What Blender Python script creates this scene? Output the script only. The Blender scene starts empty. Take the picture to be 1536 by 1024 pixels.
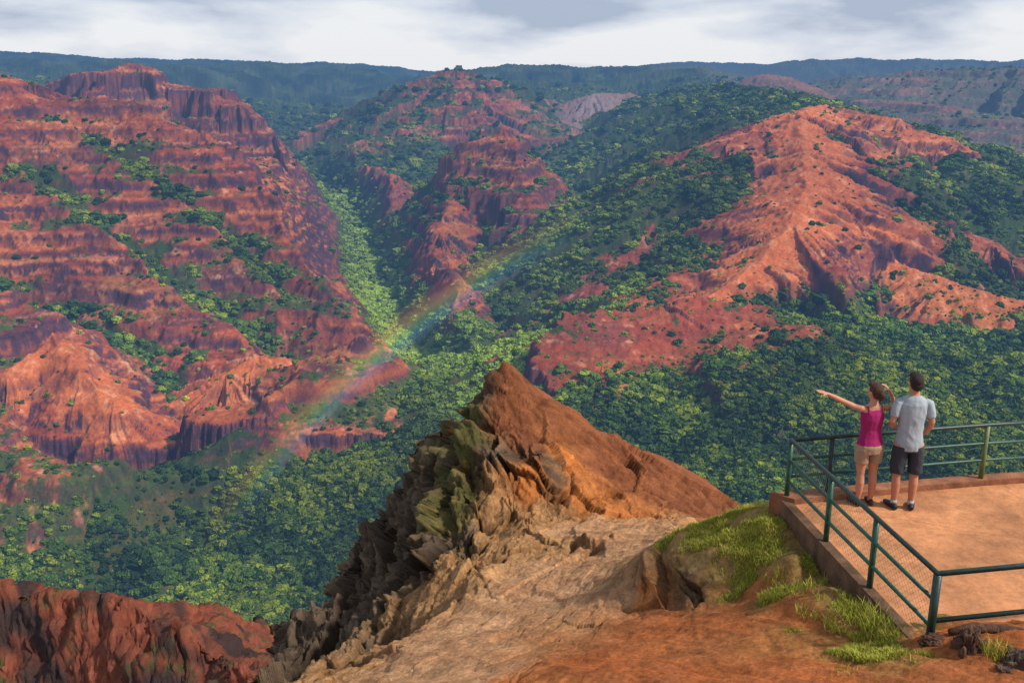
import bpy, bmesh, math, random
import numpy as np
from mathutils import Vector, Matrix
random.seed(3)
C = bpy.context.scene.collection
PITCH = math.radians(15.8); F = 1493.0
cp, sp = math.cos(PITCH), math.sin(PITCH)

def ray(px, py):
    a = (px-768)/F; b = -(py-512)/F
    return (a, cp+b*sp, -sp+b*cp)
def at(px, py, D):
    d = ray(px, py); k = D/d[1]
    return Vector((d[0]*k, D, d[2]*k))
def at_z(px, py, z):
    d = ray(px, py); k = z/d[2]
    return Vector((d[0]*k, d[1]*k, z))

# ------------------------------------------------------------------ noise
_r = np.random.RandomState(11)
PERM = _r.permutation(256).astype(np.int32)
_a = _r.rand(256)*2*np.pi
GX = np.cos(_a).astype(np.float32); GY = np.sin(_a).astype(np.float32)
_g = _r.randn(256, 3); _g /= np.linalg.norm(_g, axis=1)[:, None]
G3 = _g.astype(np.float32)
J3 = _r.rand(256, 3).astype(np.float32); V3 = (_r.rand(256)*2-1).astype(np.float32)
def fade(t): return t*t*t*(t*(t*6-15)+10)
def pn2(x, y, seed=0):
    x = np.asarray(x, np.float32)+seed*17.3; y = np.asarray(y, np.float32)+seed*9.7
    xi = np.floor(x).astype(np.int32); yi = np.floor(y).astype(np.int32)
    xf = x-xi; yf = y-yi; u = fade(xf); v = fade(yf)
    a0 = PERM[xi & 255]; a1 = PERM[(xi+1) & 255]
    def g(p, dx, dy): return GX[p]*dx+GY[p]*dy
    n00 = g(PERM[(a0+yi) & 255], xf, yf); n10 = g(PERM[(a1+yi) & 255], xf-1, yf)
    n01 = g(PERM[(a0+yi+1) & 255], xf, yf-1); n11 = g(PERM[(a1+yi+1) & 255], xf-1, yf-1)
    return ((n00*(1-u)+n10*u)*(1-v)+(n01*(1-u)+n11*u)*v)*1.5
def pn3(x, y, z, seed=0):
    x = np.asarray(x, np.float32)+seed*13.1; y = np.asarray(y, np.float32)+seed*7.9; z = np.asarray(z, np.float32)+seed*3.3
    xi = np.floor(x).astype(np.int32); yi = np.floor(y).astype(np.int32); zi = np.floor(z).astype(np.int32)
    xf = x-xi; yf = y-yi; zf = z-zi; u = fade(xf); v = fade(yf); w = fade(zf)
    out = 0
    for dx in (0, 1):
        a = PERM[(xi+dx) & 255]; wx = u if dx else 1-u
        for dy in (0, 1):
            b = PERM[(a+yi+dy) & 255]; wy = v if dy else 1-v
            for dz in (0, 1):
                c = PERM[(b+zi+dz) & 255]; wz = w if dz else 1-w
                g = G3[c]
                out = out+wx*wy*wz*(g[..., 0]*(xf-dx)+g[..., 1]*(yf-dy)+g[..., 2]*(zf-dz))
    return out*1.6
def facets(x, y, z, seed=0, k=1.0):
    """angular blocks: every cell is a tilted plane; also the distance to the cell border"""
    x = np.asarray(x, np.float32)+seed*5.1; y = np.asarray(y, np.float32)+seed*3.7; z = np.asarray(z, np.float32)+seed*9.1
    xi = np.floor(x).astype(np.int32); yi = np.floor(y).astype(np.int32); zi = np.floor(z).astype(np.int32)
    b1 = np.full(x.shape, 9., np.float32); b2 = b1.copy(); val = np.zeros_like(b1)
    for dx in (-1, 0, 1):
        for dy in (-1, 0, 1):
            for dz in (-1, 0, 1):
                cx, cy, cz = xi+dx, yi+dy, zi+dz
                h = PERM[(PERM[(PERM[cx & 255]+cy) & 255]+cz) & 255]
                ex = x-(cx+J3[h, 0]); ey = y-(cy+J3[h, 1]); ez = z-(cz+J3[h, 2])
                d = ex*ex+ey*ey+ez*ez; m = d < b1
                b2 = np.where(m, b1, np.minimum(b2, d))
                val = np.where(m, V3[h]*.5+k*(G3[h, 0]*ex+G3[h, 1]*ey+G3[h, 2]*ez), val)
                b1 = np.where(m, d, b1)
    return val, np.sqrt(b2)-np.sqrt(b1)
def fbm(x, y, o=4, seed=0, gain=.5):
    s = 0; a = 1; t = 0
    for i in range(o):
        s = s+a*pn2(x*2**i, y*2**i, seed+i); t += a; a *= gain
    return s/t
def rid(x, y, o=4, seed=0, gain=.5):
    s = 0; a = 1; t = 0
    for i in range(o):
        s = s+a*(1-2*np.abs(pn2(x*2**i, y*2**i, seed+i))); t += a; a *= gain
    return s/t
def fbm3(x, y, z, o=4, seed=0, gain=.5, ridged=False):
    s = 0; a = 1; t = 0
    for i in range(o):
        n = pn3(x*2**i, y*2**i, z*2**i, seed+i)
        if ridged: n = 1-2*np.abs(n)
        s = s+a*n; t += a; a *= gain
    return s/t
def sst(a, b, x):
    t = np.clip((x-a)/(b-a), 0, 1); return t*t*(3-2*t)
def mixc(c, col, w):
    w = np.asarray(w, np.float32)
    return c*(1-w[..., None])+np.array(col, np.float32)*w[..., None]

# ------------------------------------------------------------------ materials
def newmat(name):
    m = bpy.data.materials.new(name); m.use_nodes = True
    nt = m.node_tree; nt.nodes.clear()
    out = nt.nodes.new('ShaderNodeOutputMaterial')
    return m, nt, out
def N(nt, t, **k):
    n = nt.nodes.new(t)
    for a, b in k.items(): setattr(n, a, b)
    return n
def simple(name, col, rough=.7, metal=0, nscale=8, namt=.25, bump=.1, bscale=40, spec=.3):
    m, nt, out = newmat(name)
    b = N(nt, 'ShaderNodeBsdfPrincipled'); b.inputs['Roughness'].default_value = rough
    b.inputs['Metallic'].default_value = metal; b.inputs['Specular IOR Level'].default_value = spec
    tc = N(nt, 'ShaderNodeTexCoord')
    n = N(nt, 'ShaderNodeTexNoise'); n.inputs['Scale'].default_value = nscale; n.inputs['Detail'].default_value = 6
    nt.links.new(tc.outputs['Object'], n.inputs['Vector'])
    r = N(nt, 'ShaderNodeMapRange'); r.inputs[1].default_value = .3; r.inputs[2].default_value = .7
    r.inputs[3].default_value = 1-namt; r.inputs[4].default_value = 1+namt
    nt.links.new(n.outputs['Fac'], r.inputs[0])
    mm = N(nt, 'ShaderNodeVectorMath', operation='SCALE'); mm.inputs[0].default_value = col
    nt.links.new(r.outputs[0], mm.inputs['Scale']); nt.links.new(mm.outputs[0], b.inputs['Base Color'])
    n2 = N(nt, 'ShaderNodeTexNoise'); n2.inputs['Scale'].default_value = bscale; n2.inputs['Detail'].default_value = 5
    nt.links.new(tc.outputs['Object'], n2.inputs['Vector'])
    bp = N(nt, 'ShaderNodeBump'); bp.inputs['Strength'].default_value = bump; bp.inputs['Distance'].default_value = .02
    nt.links.new(n2.outputs['Fac'], bp.inputs['Height']); nt.links.new(bp.outputs[0], b.inputs['Normal'])
    nt.links.new(b.outputs[0], out.inputs[0])
    return m
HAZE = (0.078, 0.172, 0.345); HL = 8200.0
def haze(nt, sh, out):  # aerial haze painted into the material: emission mixed in with distance from origin
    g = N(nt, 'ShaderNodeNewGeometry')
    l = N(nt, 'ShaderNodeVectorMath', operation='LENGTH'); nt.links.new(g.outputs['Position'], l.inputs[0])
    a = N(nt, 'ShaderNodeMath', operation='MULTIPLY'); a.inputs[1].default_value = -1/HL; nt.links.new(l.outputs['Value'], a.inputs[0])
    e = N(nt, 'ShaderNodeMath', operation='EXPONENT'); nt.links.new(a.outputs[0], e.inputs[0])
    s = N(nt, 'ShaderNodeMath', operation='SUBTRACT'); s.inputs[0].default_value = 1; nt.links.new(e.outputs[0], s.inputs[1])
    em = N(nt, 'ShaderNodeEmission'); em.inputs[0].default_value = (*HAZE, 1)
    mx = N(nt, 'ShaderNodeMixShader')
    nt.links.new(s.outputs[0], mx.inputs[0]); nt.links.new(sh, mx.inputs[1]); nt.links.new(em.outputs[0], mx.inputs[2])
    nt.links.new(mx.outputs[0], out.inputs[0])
def vcol_mat(name, scales, bumpd, bscale, hz):
    m, nt, out = newmat(name)
    b = N(nt, 'ShaderNodeBsdfPrincipled'); b.inputs['Roughness'].default_value = .95; b.inputs['Specular IOR Level'].default_value = .1
    at_ = N(nt, 'ShaderNodeAttribute', attribute_name='Col')
    g = N(nt, 'ShaderNodeNewGeometry')
    prev = at_.outputs['Color']
    for sc, amt in scales:
        n = N(nt, 'ShaderNodeTexNoise'); n.inputs['Scale'].default_value = sc; n.inputs['Detail'].default_value = 5; n.inputs['Roughness'].default_value = .65
        nt.links.new(g.outputs['Position'], n.inputs['Vector'])
        r = N(nt, 'ShaderNodeMapRange'); r.inputs[1].default_value = .3; r.inputs[2].default_value = .7
        r.inputs[3].default_value = 1-amt; r.inputs[4].default_value = 1+amt
        nt.links.new(n.outputs['Fac'], r.inputs[0])
        mm = N(nt, 'ShaderNodeVectorMath', operation='SCALE'); nt.links.new(prev, mm.inputs[0]); nt.links.new(r.outputs[0], mm.inputs['Scale'])
        prev = mm.outputs[0]
    nt.links.new(prev, b.inputs['Base Color'])
    n2 = N(nt, 'ShaderNodeTexNoise'); n2.inputs['Scale'].default_value = bscale; n2.inputs['Detail'].default_value = 7; n2.inputs['Roughness'].default_value = .7
    nt.links.new(g.outputs['Position'], n2.inputs['Vector'])
    bp = N(nt, 'ShaderNodeBump'); bp.inputs['Strength'].default_value = .8; bp.inputs['Distance'].default_value = bumpd
    nt.links.new(n2.outputs['Fac'], bp.inputs['Height']); nt.links.new(bp.outputs[0], b.inputs['Normal'])
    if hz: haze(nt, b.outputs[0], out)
    else: nt.links.new(b.outputs[0], out.inputs[0])
    return m

def grid_obj(name, X, Y, Z, col, mat, kind='structure'):
    nr, na = X.shape
    co = np.stack([X, Y, Z], -1).reshape(-1, 3).astype(np.float32)
    i = np.arange(nr*na).reshape(nr, na)
    q = np.stack([i[:-1, :-1], i[:-1, 1:], i[1:, 1:], i[1:, :-1]], -1).reshape(-1, 4).astype(np.int32)
    me = bpy.data.meshes.new(name)
    me.vertices.add(len(co)); me.loops.add(q.size); me.polygons.add(len(q))
    me.vertices.foreach_set('co', co.ravel()); me.loops.foreach_set('vertex_index', q.ravel())
    me.polygons.foreach_set('loop_start', np.arange(0, q.size, 4, dtype=np.int32))
    me.polygons.foreach_set('use_smooth', np.ones(len(q), bool))
    me.update(calc_edges=True)
    ca = me.color_attributes.new('Col', 'FLOAT_COLOR', 'POINT')
    c4 = np.ones((len(co), 4), np.float32); c4[:, :3] = col.reshape(-1, 3)
    ca.data.foreach_set('color', c4.ravel())
    me.materials.append(mat)
    o = bpy.data.objects.new(name, me); C.objects.link(o)
    if kind: o['kind'] = kind
    return o

# ------------------------------------------------------------------ canyon terrain
NA, NR = 1300, 1150
th = np.radians(np.linspace(-38, 38, NA))
u = np.linspace(0, 1, NR)
key_u = [0, .04, .10, .64, .88, 1]; key_r = [math.log(v) for v in (60, 500, 850, 2900, 6000, 26000)]
rr_ = np.exp(np.interp(u, key_u, key_r))
R, T = np.meshgrid(rr_, th, indexing='ij')
X = (R*np.sin(T)).astype(np.float32); Y = (R*np.cos(T)).astype(np.float32)

bpts = [(200,850,1200),(450,850,1150),(50,740,1400),(300,720,1420),(480,720,1400),(640,590,1750),(580,480,2250),(555,400,2750),(530,300,3500),(470,250,4300),
        (640,240,4100),(900,650,1300),(1100,690,1150),(1400,640,1150),(1500,540,1450),(1250,500,1600),(1520,700,1000),
        (930,430,2150),(900,340,2900),(870,260,3700),(780,560,1750),(1300,600,1250),(1520,410,2350),(1600,340,2900),(700,500,2150)]
bw = [at(*p) for p in bpts]
bw += [Vector((-3000, 1200, -620)), Vector((2500, 1000, -420)), Vector((0, 500, -640)), Vector((-800, 500, -660)), Vector((-900, 1200, -650)), Vector((900, 500, -520)),
       Vector((-3000, 6000, -330)), Vector((3500, 6000, -330)), Vector((0, 7500, -300)), Vector((4000,3000,-450))]
num = 0; den = 0
for p in bw:
    d2 = (X-p.x)**2+(Y-p.y)**2
    w = 1/(d2+150.0**2)**1.6
    num = num+w*p.z; den = den+w
base = num/den
base = np.where(R < 760, np.minimum(base, np.interp(R, [60, 350, 600], [-100, -500, -600])), base)
base = base+9*fbm(X/220, Y/220, 4, 5)+(20*rid(X/210, Y/210, 3, 9)-6)+9*rid(X/75, Y/75, 3, 10)
H = base.astype(np.float32)
RED = np.zeros_like(H); CD = np.full_like(H, 900.); TER = np.full_like(H, .1); TD = np.ones_like(H); GU = np.zeros_like(H); EX = np.zeros_like(H)

wx = X+18*fbm(X/260, Y/260, 2, 21)+7*fbm(X/70, Y/70, 2, 22)
wy = Y+18*fbm(X/260, Y/260, 2, 31)+7*fbm(X/70, Y/70, 2, 32)

def pts_plane(pts, K, s=.6):
    """D of a point lying on a slope of steepness s that meets the floor; third value = how far the spur stands out of it"""
    out = []
    for px, py, off in pts:
        d = ray(px, py); t = -d[2]/d[1]
        k = np.interp(px, [0, 300, 450, 640], [1470, 1480, 1540, 1610]) if K is None else K
        out.append((px, py, k/(t+s)-off))
    return out
def ridge(pts, s=.62, red=.5, fall=250, cliff=None, g=.35, ter=.5, k=6, gs=75, off=0, td=None, tdr=9999, tilt=0, amp=1.0, fr=.3, ex=0):
    global H, RED, CD, TER, TD, GU, EX
    if td is None: td = 1.0
    P = [at(*p) for p in pts]
    reach = 1200 if P[0].y < 4000 else 2600
    x0 = min(p.x for p in P)-reach; x1 = max(p.x for p in P)+reach; y0 = min(p.y for p in P)-reach; y1 = max(p.y for p in P)+reach
    M = (X > x0) & (X < x1) & (Y > y0) & (Y < y1)
    x = wx[M]; y = wy[M]
    best = np.full(x.shape, -1e9, np.float32); bd = np.zeros_like(best); bs = np.zeros_like(best); bz = np.zeros_like(best); by_ = np.zeros_like(best)
    acc = 0
    for a, b in zip(P[:-1], P[1:]):
        dx, dy = b.x-a.x, b.y-a.y; L2 = dx*dx+dy*dy+1e-6; L = math.sqrt(L2)
        tu = ((x-a.x)*dx+(y-a.y)*dy)/L2; t = np.clip(tu, 0, 1)
        ex_ = x-a.x-t*dx; ey = y-a.y-t*dy; d = np.sqrt(ex_*ex_+ey*ey)
        perp = np.abs((x-a.x)*dy-(y-a.y)*dx)/L
        ss = acc+t*L+110*np.arctan2((tu-t)*L, perp+1e-3)
        z = a.z+t*(b.z-a.z); c = z-s*d
        m = c > best
        best = np.where(m, c, best); bd = np.where(m, d, bd); bs = np.where(m, ss, bs); bz = np.where(m, z, bz); by_ = np.where(m, ey, by_)
        acc += L
    sc = 1.0 if P[0].y < 3600 else 2.2
    # fall-line gullies of limited depth: big ones, side ones, fine rills
    wob = 18*sc*fbm(x/(150*sc), y/(150*sc), 2, 77)
    gA = 1-2*np.abs(pn2((bs+wob)/(gs*sc)+off, bd/(700*sc), 3))
    gB = 1-2*np.abs(pn2((bs+wob)/(gs*.42*sc)+off, bd/(330*sc), 4))
    gC = 1-2*np.abs(pn2((bs+wob)/(gs*.16*sc)+off, bd/(150*sc), 6))
    dep = sc*g*(105*gA*(1-np.exp(-bd/(130*sc)))+38*gB*(1-np.exp(-bd/(60*sc))))+sc*fr*12*gC*(1-np.exp(-bd/(30*sc)))
    gul = .6*gA+.3*gB+.1*gC
    dep = np.minimum(dep, .5*bd)
    de = bd-dep
    if cliff:
        w, sf, ch = cliff
        xs = [0, w, w+ch*.3, 4000]; ys = [0, w*sf, w*sf+ch, w*sf+ch+(4000-w-ch*.3)*s]
        drop = np.interp(de, xs, ys)
    else:
        drop = s*de
    rough = (rid(x/(120*sc), y/(120*sc), 4, 41)*4+fbm(x/45, y/45, 3, 43)*2.5)*sc*amp
    cand = (bz-drop+rough*np.clip(bd/70, .35, 1)).astype(np.float32)
    if tilt: cand = cand+tilt*np.clip(by_, -cliff[0]*1.1, cliff[0]*1.1)
    h = H[M]
    hh = np.maximum(k-np.abs(cand-h), 0)/k
    new = np.maximum(cand, h)+hh*hh*k/4
    w = np.clip(.5+(cand-h)/k, 0, 1)
    rv = red*np.exp(-(bd/fall)**3)+(.14*gul if red > .3 else 0)
    tv = td+(1-td)*sst(tdr, tdr+60, bd)
    ev = ex*(bd < fall)
    RED[M] = RED[M]*(1-w)+rv*w; CD[M] = CD[M]*(1-w)+bd*w; TER[M] = TER[M]*(1-w)+ter*w; TD[M] = TD[M]*(1-w)+tv*w; GU[M] = GU[M]*(1-w)+gul*w; EX[M] = EX[M]*(1-w)+ev*w
    H[M] = new
def carve(pts, side=.6, w=15, vg=80, k=14, vs=.85):
    global H, RED, TER, TD
    P = [at(*p) for p in pts]
    x = wx+26*fbm(X/150, Y/150, 3, 63); y = wy+26*fbm(X/150, Y/150, 3, 64)
    best = np.full(X.shape, 1e9, np.float32); bd = np.zeros_like(best)
    for a, b in zip(P[:-1], P[1:]):
        dx, dy = b.x-a.x, b.y-a.y; t = np.clip(((x-a.x)*dx+(y-a.y)*dy)/(dx*dx+dy*dy+1e-6), 0, 1)
        d = np.hypot(x-a.x-t*dx, y-a.y-t*dy); c = a.z+t*(b.z-a.z)+side*np.maximum(d-w, 0)
        m = c < best; best = np.where(m, c, best); bd = np.where(m, d, bd)
    best = best+(14*rid(X/80, Y/80, 3, 66)*np.clip(bd/80, 0, 1))
    hh = np.maximum(k-np.abs(best-H), 0)/k
    H = np.minimum(H, best)-hh*hh*k/4
    v = np.exp(-(bd/vg)**2)*vs
    RED = RED*(1-v); TD = np.maximum(TD, v); TER = TER*(1-.6*v)

# far plateaus
ridge([(-700,75,12000),(0,77,12000),(140,84,12000),(300,88,12500),(480,93,13000),(640,101,13500),(680,106,14000)], .12, 0, 100, g=.3, ter=.1)
ridge([(-500,84,7600),(-60,90,7600),(120,91,7800),(260,96,8200),(420,95,9000),(520,101,9300),(600,118,9500)], .3, 0, 100, g=1.6, ter=.2, gs=110)
ridge([(-100,115,5600),(100,118,5900),(300,140,6200),(430,150,6500),(520,165,6000)], .32, 0, 100, g=1.4, ter=.2, gs=130)
ridge([(1020,94,18000),(1100,95,18000),(1180,97,18000)], .1, 0, 100, g=.1, ter=.1)
ridge([(1080,104,11500),(1130,98,11500),(1200,90,11500),(1290,88,11500),(1400,87,11500),(1560,90,11000),(1900,86,11000)], .2, 0, 100, g=.8, ter=.2)
ridge([(650,112,8200),(700,99,8200),(790,93,8400),(870,94,8400),(960,97,8400),(1040,95,8600),(1090,106,9000)], .35, 0, 100, g=1.8, ter=.1, gs=80)
ridge([(760,118,7000),(860,125,6500),(900,118,7000),(990,108,7000),(1050,104,6800),(1090,122,6000)], .4, .05, 100, g=1.3, ter=.2, gs=80)
ridge([(1120,126,7500),(1230,120,6300),(1340,108,5800),(1460,102,5400),(1700,92,5000)], .33, .28, 900, g=1.1, ter=.9, gs=90, td=.3)
ridge([(1300,150,5000),(1420,160,4500),(1540,180,4200),(1700,190,4000)], .4, .35, 700, g=1.0, ter=.9, gs=90, td=.3)
ridge([(1400,225,3900),(1480,235,3600),(1560,250,3400),(1700,260,3300)], .45, .5, 500, cliff=(60, .4, 90), g=.5, ter=.9, gs=60, td=.3)
ridge([(1130,126,5600),(1145,112,5600),(1165,114,5600),(1205,128,5500)], .5, 1.0, 200, g=.5, ter=.3, td=0)
# far central massif
ridge([(480,205,5000),(545,165,5000),(600,138,5000),(640,124,5000),(685,103,5000),(735,136,4900),(790,168,4700),(830,195,4500)], .62, .38, 450, g=1.1, ter=.7, gs=60, td=.65)
ridge([(685,103,5000),(655,150,4650),(600,190,4300),(530,215,4150),(470,240,4000)], .62, .3, 300, g=1.0, ter=.7, off=7, td=.65)
ridge([(685,103,5000),(700,150,4600),(725,185,4350),(760,215,4200)], .64, .85, 240, g=.9, ter=.6, off=9, td=.3)
ridge([(815,190,4900),(850,155,5000),(890,142,5000),(945,142,5000),(975,165,4800)], .8, .6, 260, g=.8, ter=.2, gs=35, td=.1)
# upper left back mesas
ridge([(120,115,3700),(165,103,3550),(195,98,3500),(240,122,3500),(300,132,3450),(345,155,3400),(385,190,3350),(470,212,3300)], .62, .85, 450, cliff=(60,.35,70), g=.7, ter=.9, off=3, td=.25)
ridge([(385,190,3350),(440,200,3500),(500,222,3450)], .62, .7, 300, cliff=(40,.35,70), g=.5, ter=.9, off=4, td=.3)
ridge([(230,205,3000),(300,230,2950),(360,238,2900),(430,235,2850),(475,252,2800),(498,280,2720)], .64, .85, 260, cliff=(55,.3,140), g=.4, ter=.8, off=5, gs=50, td=.3, tdr=190)
ridge([(260,235,2600),(330,262,2550),(400,286,2550),(480,300,2560)], .64, .75, 200, cliff=(40,.35,130), g=.4, ter=.8, off=5.5, gs=45, td=.3, tdr=170)
# left mass
PP = lambda l, K=None, s=.6: pts_plane(l, K, s)
ridge(PP([(-300,80,0),(-60,95,0),(0,116,0),(50,150,0),(100,162,0),(140,137,0),(185,158,0),(240,200,0),(300,245,0),(335,275,0)]), .62, .8, 1500, g=1.1, ter=.5, off=11, td=.35, gs=150)
ridge(PP([(140,137,0),(215,215,130),(290,280,190),(345,325,200),(405,368,190),(450,425,130)]), .68, .85, 280, g=.8, ter=.6, off=12, td=.3, gs=90)
ridge(PP([(0,116,0),(70,190,170),(170,255,240),(290,335,270),(375,400,265),(455,462,220),(540,515,170),(600,568,120),(655,622,60)]), .68, .88, 290, g=.8, ter=.65, off=13, td=.3, gs=100)
ridge(PP([(-200,170,80),(0,235,210),(100,295,270),(180,370,270),(255,440,240),(310,500,200),(350,550,130)]), .68, .9, 310, g=.85, ter=.65, off=17, td=.25, gs=100)
ridge(PP([(-150,280,100),(-40,330,190),(30,385,190),(70,440,130)]), .68, .85, 240, g=.7, ter=.6, off=19, td=.3, gs=80)
carve(PP([(90,185,-60),(180,235,-100),(290,320,-130),(370,375,-130),(430,450,-100)]), .76, 8, 60, vs=.8)
carve(PP([(40,255,-50),(130,325,-100),(230,400,-130),(330,480,-130),(420,548,-90),(470,590,-50)]), .76, 8, 65, vs=.85)
carve(PP([(-60,420,-60),(30,480,-80),(150,500,-80),(240,560,-60),(285,620,-40),(262,690,-30),(212,742,-10)]), .7, 14, 85)
ridge(PP([(-70,604,110),(15,560,120),(82,498,110),(132,556,130),(176,596,125)]), .78, 1.1, 125, cliff=(86,.86,44), g=.26, ter=.45, off=23, gs=55, td=.02, tdr=112, fr=.15, ex=1)
ridge(PP([(340,560,30),(380,534,40),(440,541,50),(500,560,50),(560,560,40),(620,610,30)]), .64, 1.15, 170, g=.5, ter=.3, off=27, gs=45, td=.04, tdr=130, fr=.3, ex=1)
ridge([(318,622,1400),(400,612,1400),(470,634,1400),(560,634,1405),(640,638,1415),(686,658,1425)], .8, 1.0, 92, cliff=(36,.10,62), g=.2, ter=.3, off=29, gs=40, td=.1, tdr=64, ex=1)
ridge([(340,640,1440),(430,600,1530),(520,592,1560)], .5, .9, 120, g=.3, ter=.3, off=29.5, gs=40, td=.15, tdr=90, ex=1)
ridge(PP([(-100,632,90),(60,642,100),(160,642,100),(238,664,85)]), .8, .8, 70, cliff=(22,.2,46), g=.25, ter=.3, off=30, td=.3, tdr=45, ex=1)
# central pyramid
ridge(PP([(620,345,0),(650,298,0),(700,262,0),(745,224,0),(769,190,0),(794,232,0),(830,290,0),(870,330,0),(890,355,0)], 1960), .72, .42, 260, cliff=(130,.74,60), g=.7, ter=.65, off=31, td=.7)
ridge(PP([(769,190,0),(778,262,80),(800,310,110),(790,365,110),(740,420,80),(690,465,40)], 1960), .74, .66, 130, cliff=(80,.7,45), g=.55, ter=.65, off=33, td=.6, gs=60)
ridge(PP([(672,298,20),(655,345,50),(640,385,55),(625,430,45)], 1960), .74, .9, 110, g=.5, ter=.6, off=35, gs=50, td=.35, tdr=90, ex=1)
# main valley and its right arm
carve([(300,860,1190),(480,830,1180),(680,780,1240),(765,700,1370),(725,630,1600),(640,583,1780),(600,520,2050),(572,460,2380),(552,410,2720),(535,350,3150),(505,300,3650),(470,262,4250)], 1.35, 34, 95)
carve([(725,630,1600),(765,560,1790),(820,490,2060),(870,410,2400),(905,350,2750),(895,300,3300),(850,262,3850)], 1.0, 24, 110)
# right ridge system
ridge([(960,150,5000),(1030,135,4600),(1100,130,4000),(1180,142,3500),(1240,158,3000),(1290,172,2800),(1340,183,2700)], .6, .12, 150, g=.9, ter=.2, off=41, gs=90)
ridge([(1240,158,3000),(1310,176,2700),(1345,182,2650),(1400,212,2650),(1440,226,2650),(1500,262,2600),(1580,300,2500),(1700,350,2450)], .6, 1.0, 520, cliff=(140,.5,120), g=.6, ter=.95, off=43, gs=60, td=.15, tdr=520, fr=.6)
ridge([(1235,160,2900),(1200,169,2550),(1205,228,2300),(1218,282,2080),(1185,335,1900),(1135,392,1780),(1060,448,1660)], .64, 1.15, 200, g=.95, ter=.15, off=47, gs=75, td=.2, tdr=170, fr=.4, amp=1.8)
ridge([(1218,282,2080),(1275,335,1980),(1335,392,1870),(1420,425,1770),(1540,458,1700),(1700,480,1650)], .6, 1.2, 200, g=.9, ter=.15, off=49, gs=75, td=.1, tdr=170, fr=.4, amp=1.8, ex=.6)
ridge([(1200,173,2550),(1260,215,2480),(1320,262,2380),(1375,315,2250)], .62, 1.05, 170, g=.7, ter=.4, off=50, gs=60, td=.25, tdr=150, fr=.4)
ridge([(1200,175,2550),(1150,195,2500),(1095,212,2450),(1045,270,2350),(985,340,2200),(920,400,2050),(880,455,1900),(835,520,1790)], .6, .45, 80, g=1.0, ter=.2, off=53, gs=90)
ridge([(1200,177,2560),(1150,190,2520),(1095,210,2460),(1060,243,2380),(1032,290,2280)], .62, 1.2, 150, g=.8, ter=.1, off=54, gs=60, td=.3, tdr=110, fr=.4)
ridge([(1060,235,2380),(1120,290,2150),(1110,350,2000),(1040,400,1850),(980,440,1750)], .6, .3, 80, g=.9, ter=.1, off=57)
ridge([(1290,270,2350),(1390,318,2180),(1490,368,2080),(1600,410,2000)], .62, .95, 260, cliff=(40,.5,70), g=.6, ter=.85, off=58, td=.3, tdr=200, fr=.6, ex=.6)
# mesa
ridge([(925,528,1400),(1000,520,1420),(1080,505,1430),(1140,525,1370),(1195,560,1290)], .6, .50, 300, cliff=(98,.03,58), g=.3, ter=.05, off=61, gs=60, td=.35, tdr=105, tilt=.30, amp=1.5, fr=.6)
ridge([(1093,458,1540),(1140,500,1425),(1175,535,1350),(1215,572,1270)], .35, 1.8, 62, g=.3, ter=0, off=62, gs=40, td=0, tdr=60, fr=.6)
ridge([(870,500,1500),(905,545,1370),(935,575,1320)], .4, 1.5, 34, g=.3, ter=0, off=63, gs=40, td=0, tdr=40, fr=.6)

# distant hills roll
fr_ = sst(5500, 8000, R)
H = H+fr_*(60*fbm(X/1400, Y/1400, 4, 201)+48*rid(X/800, Y/800, 4, 203)-35)

# terraces
def terr(z, S, off, x, y, a=.42, b=.84, lo=.36):
    ww = .34*fbm(x/380, y/380, 3, 51)
    zz = (z+off)/S+ww; fl = np.floor(zz); f = zz-fl
    g = lo*f+(1-lo)*sst(a, b, f)
    return (fl+g-ww)*S-off, f
above = H-base
above2 = np.maximum(above, EX*110)
low = sst(110, 50, above2)*(R < 2600)
TD = np.maximum(TD, low*.95)
tm = np.clip(TER*sst(45, 120, above)*(.75+1.0*fbm(X/220, Y/220, 3, 55)), 0, .9)
H1, f1 = terr(H, 46, 9, X, Y, .52, .84, .34)
H = H*(1-tm)+H1*tm
tm2 = np.clip(tm*1.2, 0, .9)*np.clip(.65+1.2*fbm(X/200, Y/200, 3, 57), 0, 1)
H2, f2 = terr(H, 15, 3, X, Y)
H = H*(1-tm2*.75)+H2*tm2*.75
H = H+(1.8*fbm(X/14, Y/14, 3, 61)+3.4*rid(X/32, Y/32, 3, 62))*np.clip(R/1200, .3, 3)*(1-.4*tm)
dr = np.gradient(R, axis=0); Hr = np.gradient(H, axis=0)/dr
Ht = np.gradient(H, axis=1)/(R*(th[1]-th[0]))
SL = np.sqrt(Hr**2+Ht**2)
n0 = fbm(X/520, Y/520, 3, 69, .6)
n1 = fbm(X/170, Y/170, 5, 71, .6); n2 = fbm(X/38, Y/38, 4, 73, .6); n3 = fbm(X/11, Y/11, 3, 75)
bench = sst(.0, .10, f1)*sst(.56, .42, f1)*tm
bench2 = sst(.0, .12, f2)*sst(.5, .36, f2)*tm2
soil = RED*.9+.25*n0+.42*n1+.40*n2+.20*n3-.62*bench*(.8+1.2*n1)-.28*bench2+.46*GU*(RED > .1)+.22*sst(.7, 1.3, SL)*sst(.1, .4, RED)-.15
soil = sst(.30, .46, soil)*sst(25, 80, above2+22*n2)
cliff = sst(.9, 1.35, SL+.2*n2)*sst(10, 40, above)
sw = H+8*n1+2*n2
band = fbm(sw/16, X/2600+3, 3, 81, .65); band2 = fbm(sw/5, X/1500+3, 2, 83)
tb = np.clip(TER*1.6+.2, 0, 1)*np.clip(.75+1.2*fbm(X/240, Y/240, 3, 57), .3, 1)
n5 = fbm(X/330+7, Y/330, 4, 87, .6)
col = np.zeros(H.shape+(3,), np.float32)+np.array((.28, .056, .024), np.float32)
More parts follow.
